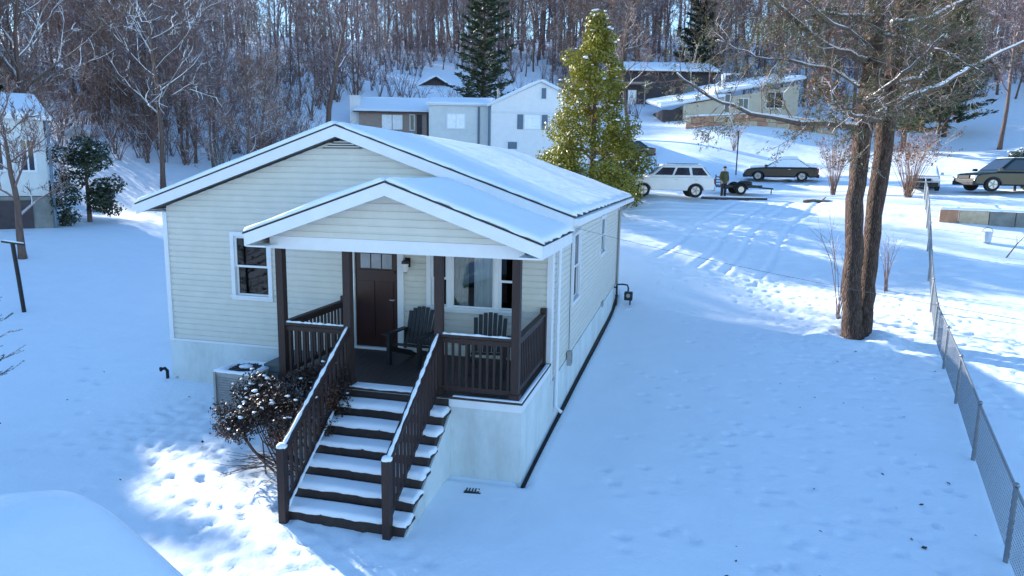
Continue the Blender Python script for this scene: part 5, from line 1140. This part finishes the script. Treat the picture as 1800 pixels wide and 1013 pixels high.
    if snow:
        snow_sheet('snow', [(xt0+.02, -wt+.03, top+.003), (xt1-.02, -wt+.03, top+.003), (xt1-.02, wt-.03, top+.003), (xt0+.02, wt-.03, top+.003)], snow, t, 8, 6, .12, 3, .008)
        if snow > .08:
            snow_sheet('snow', [(x0+.35, -w+.1, hood-.0), (xb0+.02, -w+.1, belt+.0), (xb0+.02, w-.1, belt+.0), (x0+.35, w-.1, hood-.0)], snow*.8, t, 6, 6, .1, 4, .006); snow_sheet('snow', [(xb1-.10, -w+.1, belt+.02), (x1-.08, -w+.1, belt-.01), (x1-.08, w-.1, belt-.01), (xb1-.10, w-.1, belt+.02)], snow*.8, t, 4, 6, .1, 5, .006)
            snow_sheet('snow', [(xb0+.03, -w+.14, belt+.03), (xt0+.03, -wt+.05, top+.02), (xt0+.03, wt-.05, top+.02), (xb0+.03, w-.14, belt+.03)], .05, t, 6, 6, .08, 6, .006); snow_sheet('snow', [(xt1-.03, -wt+.05, top+.02), (xb1-.02, -w+.14, belt+.04), (xb1-.02, w-.14, belt+.04), (xt1-.03, wt-.05, top+.02)], .05, t, 6, 6, .08, 7, .006)
    return t
GRP = 'cars parked along the road'
car('parked_suv', 'white sport utility car parked beside the magnolia', on_ground(1172, 342, 38), -YAW+R(-4), 'car_white', 'suv', .05, GRP)
car('parked_car', 'black car with snow-covered roof and windows on the slope', on_ground(1372, 318, 47), -YAW+R(-24), 'car_black', 'sedan', .22, GRP)
car('parked_suv', 'dark green family car at the right edge behind the block wall', on_ground(1775, 358, 36.5), -YAW+R(-2), 'car_teal', 'pickup', .03, GRP)
car('parked_car', 'small pale blue car seen end-on beside the far fence end', on_ground(1618, 348, 39), R(73), 'car_pale', 'sedan', .10, GRP, .92)
car('parked_car', 'dark car glimpsed on the upper road right of the magnolia', on_ground(1098, 268, 57), -YAW+R(10), 'car_black', 'sedan', .10, GRP)
def trailer():
    p = on_ground(1292, 341, 41); t = thing('utility_trailer', 'low dark flatbed trailer behind the white car', 'trailer', p, -YAW+R(-4))
    MB().box(-1.0, 1.35, -.75, .75, .40, .48).build('deck', 'dark_metal', t)
    for y in (-.76, .70):
        MB().box(-1.0, 1.35, y, y+.06, .485, .56).build('side_rail', 'dark_metal', t)
    for x in (-1.0, -.98): pass
    for k in range(4): MB().box(-1.06, -1.0, -.72, .72, .50+k*.16, .57+k*.16).build('gate_slat', 'dark_metal', t)
    for y in (-.74, .70): MB().box(-1.055, -1.0, y, y+.05, .482, 1.15).build('gate_post', 'dark_metal', t)
    MB().beam((1.35, 0, .42), (2.2, 0, .36), .09, .09).build('tongue', 'dark_metal', t); MB().tube([(2.1, 0, .36), (2.1, 0, 0)], .03, 6).build('jack', 'dark_metal', t)
    for s in (-1, 1):
        wh = MB().tube([(.1, s*.86-.09, .31), (.1, s*.86-.07, .31), (.1, s*.86+.07, .31), (.1, s*.86+.09, .31)], [.27, .31, .31, .27], 20).build('wheel', 'tyre', t); MB().disc((.1, s*.955, .31), .17, (0, 1, 0), .02, 14).build('rim', 'rim', wh)
        MB().tube([(.1+.38*math.cos(a), s*.86, .31+.38*math.sin(a)) for a in [math.pi*i/8 for i in range(9)]], .07, 5).build('mudguard', 'dark_metal', t)
    bm = MB().blob((.55, .1, .62), (.5, .4, .20), random.Random(2), 10, 6, .12).build('covered_load', 'dark_plastic', t, True)
trailer()
# ------------------------------------------------------------------ person by the trailer
def person():
    p = on_ground(1271, 346, 39.2); t = thing('person', 'person in olive coat and dark trousers standing beside the trailer', 'person', p, -YAW+R(15))
    def remesh(o, vx, sm=6):
        m_ = o.modifiers.new('remesh', 'REMESH'); m_.mode = 'VOXEL'; m_.voxel_size = vx; m_.use_smooth_shade = True; s_ = o.modifiers.new('smooth', 'SMOOTH'); s_.iterations = sm; s_.factor = .5
    B = MB(); rg = random.Random(1)
    # body: facing -y
    B.blob((0, -.005, 1.63), (.082, .10, .118), rg, 14, 10, 0); B.blob((0, -.045, 1.57), (.06, .06, .06), rg, 10, 8, 0); B.tube([(0, -.095, 1.655), (0, -.118, 1.615), (0, -.10, 1.60)], [.012, .017, .01], 7); B.tube([(-.03, -.092, 1.563), (.03, -.092, 1.563)], .010, 6)
    for s in (-1, 1): B.blob((s*.083, .005, 1.625), (.014, .025, .034), rg, 8, 6, 0); B.blob((s*.032, -.092, 1.64), (.014, .010, .010), rg, 8, 6, 0)
    B.tube([(0, .01, 1.54), (0, .015, 1.44)], [.055, .062], 10); B.tube([(0, .015, 1.45), (0, 0, 1.30), (0, 0, 1.10), (0, 0, .93)], [.10, .155, .135, .15], 14)
    for s in (-1, 1):
        sh, el, wr_ = Vector((s*.18, .01, 1.41)), Vector((s*.25, .03, 1.14)), Vector((s*.21, -.10, .92)); B.tube([(0, .01, 1.40), sh, el, wr_], [.075, .062, .045, .030], 9); B.tube([wr_, wr_+Vector((-s*.005, -.03, -.08))], [.032, .036], 8)
        for k in range(4): b = wr_+Vector((s*(.022-.015*k), -.035, -.085)); B.tube([b, b+Vector((0, -.012, -.04)), b+Vector((-s*.004, .004, -.04-[.028, .036, .033, .02][k]))], [.010, .009, .007], 6)
        b = wr_+Vector((-s*.02, -.03, -.03)); B.tube([b, b+Vector((-s*.025, -.03, -.035)), b+Vector((-s*.02, -.035, -.06))], [.012, .011, .008], 6)
        B.tube([(s*.085, 0, .95), (s*.10, -.01, .50), (s*.10, .02, .09)], [.09, .06, .042], 10); B.tube([(s*.10, .06, .045), (s*.105, -.10, .04), (s*.11, -.17, .03)], [.042, .042, .03], 8)
    b = B.build('body', 'skin', t); remesh(b, .009, 2)
    J = MB(); J.tube([(0, .015, 1.47), (0, .01, 1.36), (0, 0, 1.18), (0, 0, .98), (0, 0, .78)], [.09, .185, .175, .185, .20], 16)
    for s in (-1, 1): J.tube([(s*.05, .01, 1.42), (s*.18, .01, 1.41), (s*.255, .03, 1.14), (s*.215, -.085, .945)], [.09, .085, .068, .05], 10)
    j = J.build('coat', 'coat', t); remesh(j, .018, 5)
    T = MB()
    for s in (-1, 1): T.tube([(s*.08, 0, .95), (s*.10, -.01, .50), (s*.10, .02, .10)], [.115, .085, .07], 12)
    T.tube([(0, 0, .98), (0, 0, .84)], [.16, .15], 12); T = T.build('trousers', 'trousers', t); remesh(T, .016, 4)
    for s in (-1, 1): bo = MB(); bo.tube([(s*.10, .075, .055), (s*.105, -.09, .055), (s*.11, -.18, .04)], [.058, .055, .04], 10); bo.tube([(s*.10, .02, .05), (s*.10, .02, .17)], .062, 10); o = bo.build('boot', 'hat', t); remesh(o, .014, 3)
    H = MB(); H.blob((0, .0, 1.70), (.098, .112, .075), rg, 14, 8, 0); H.tube([(0, 0, 1.655), (0, 0, 1.685)], [.105, .10], 14); h = H.build('hat', 'hat', t); remesh(h, .012, 3)
person()
# ------------------------------------------------------------------ small things by the road
p = on_ground(1294, 300, 50); t = thing('marker_post', 'thin black post standing on the sunny snowbank', 'post', p); MB().tube([(0, 0, -.2), (0, 0, 3.1)], .045, 6).build('post', 'dark_metal', t); MB().disc((0, 0, 3.12), .06, (0, 0, 1), .04, 8).build('post_cap', 'dark_metal', t)
p = on_ground(1440, 352, 36); t = thing('fallen_log', 'dark log lying on the road edge left of the twin trunk', 'log', p, -YAW); MB().tube([(-.8, 0, .08), (-.2, .03, .10), (.5, -.02, .09), (.85, 0, .07)], [.10, .12, .11, .07], 9).build('log', 'bark', t, True); MB().tube([(.1, 0, .12), (.3, -.1, .35)], [.05, .03], 6).build('branch_stub', 'bark', t)
p = on_ground(1290, 352, 38); t = thing('timber_edging', 'long dark timber edging the driveway below the trailer', 'timber', p, -YAW+R(-2)); MB().beam((-1.8, 0, .06), (1.8, 0, .06), .16, .16).build('beam', 'dark_wall', t); MB().tube([(-1.75, 0, .15), (0, .01, .16), (1.75, 0, .15)], [.04, .06, .04], 6).build('snow', 'clump_snow', t, True)
p = on_ground(1738, 395, 27.5); t = thing('blue_bucket', 'small blue bucket on the snow below the block wall', 'bucket', p); MB().tube([(0, 0, -.05), (0, 0, .38)], [.15, .19], 14).build('bucket', 'car_pale', t); MB().tube([(.19*math.cos(a), .0, .36+.19*math.sin(a)) for a in [math.pi*i/8 for i in range(9)]], .01, 5).build('handle', 'dark_metal', t)
p = on_ground(1773, 420, 26); t = thing('dead_stick', 'bare stick leaning in the snow at the right edge', 'stick', p); MB().tube([(0, 0, -.1), (.3, 0, .45), (.62, .05, .85)], [.025, .02, .01], 6).build('stem', 'bark', t); MB().tube([(.3, 0, .45), (.28, .05, .75)], [.012, .006], 5).build('side_twig', 'bark', t)

def litter():
    rg = random.Random(91); mb = MB()
    for k in range(75):
        if k < 45: x, y = rg.uniform(2, 7.5), rg.uniform(-6, 5)
        elif k < 60: x, y = rg.gauss(7.3, 1.6), rg.gauss(8.6, 1.6)
        else: x, y = rg.uniform(-10, -4), rg.uniform(-4, 0)
        if k in (3, 9): q = .11
        else: q = rg.uniform(.04, .09)
        z = gz(x, y)+.03; nr = (Vector((0, 0, 1))+rdir(rg)*.4).normalized(); ax = nr.orthogonal().normalized(); ax.rotate(Quaternion(nr, rg.uniform(0, 6.28))); leaf(mb, Vector((x, y, z)), nr, ax, q, q*.6)
    tag(mb.build('fallen_leaves', 'shrub_leaf'), 'brown leaves scattered thinly over the yard snow', 'leaves', kind='stuff')
litter()
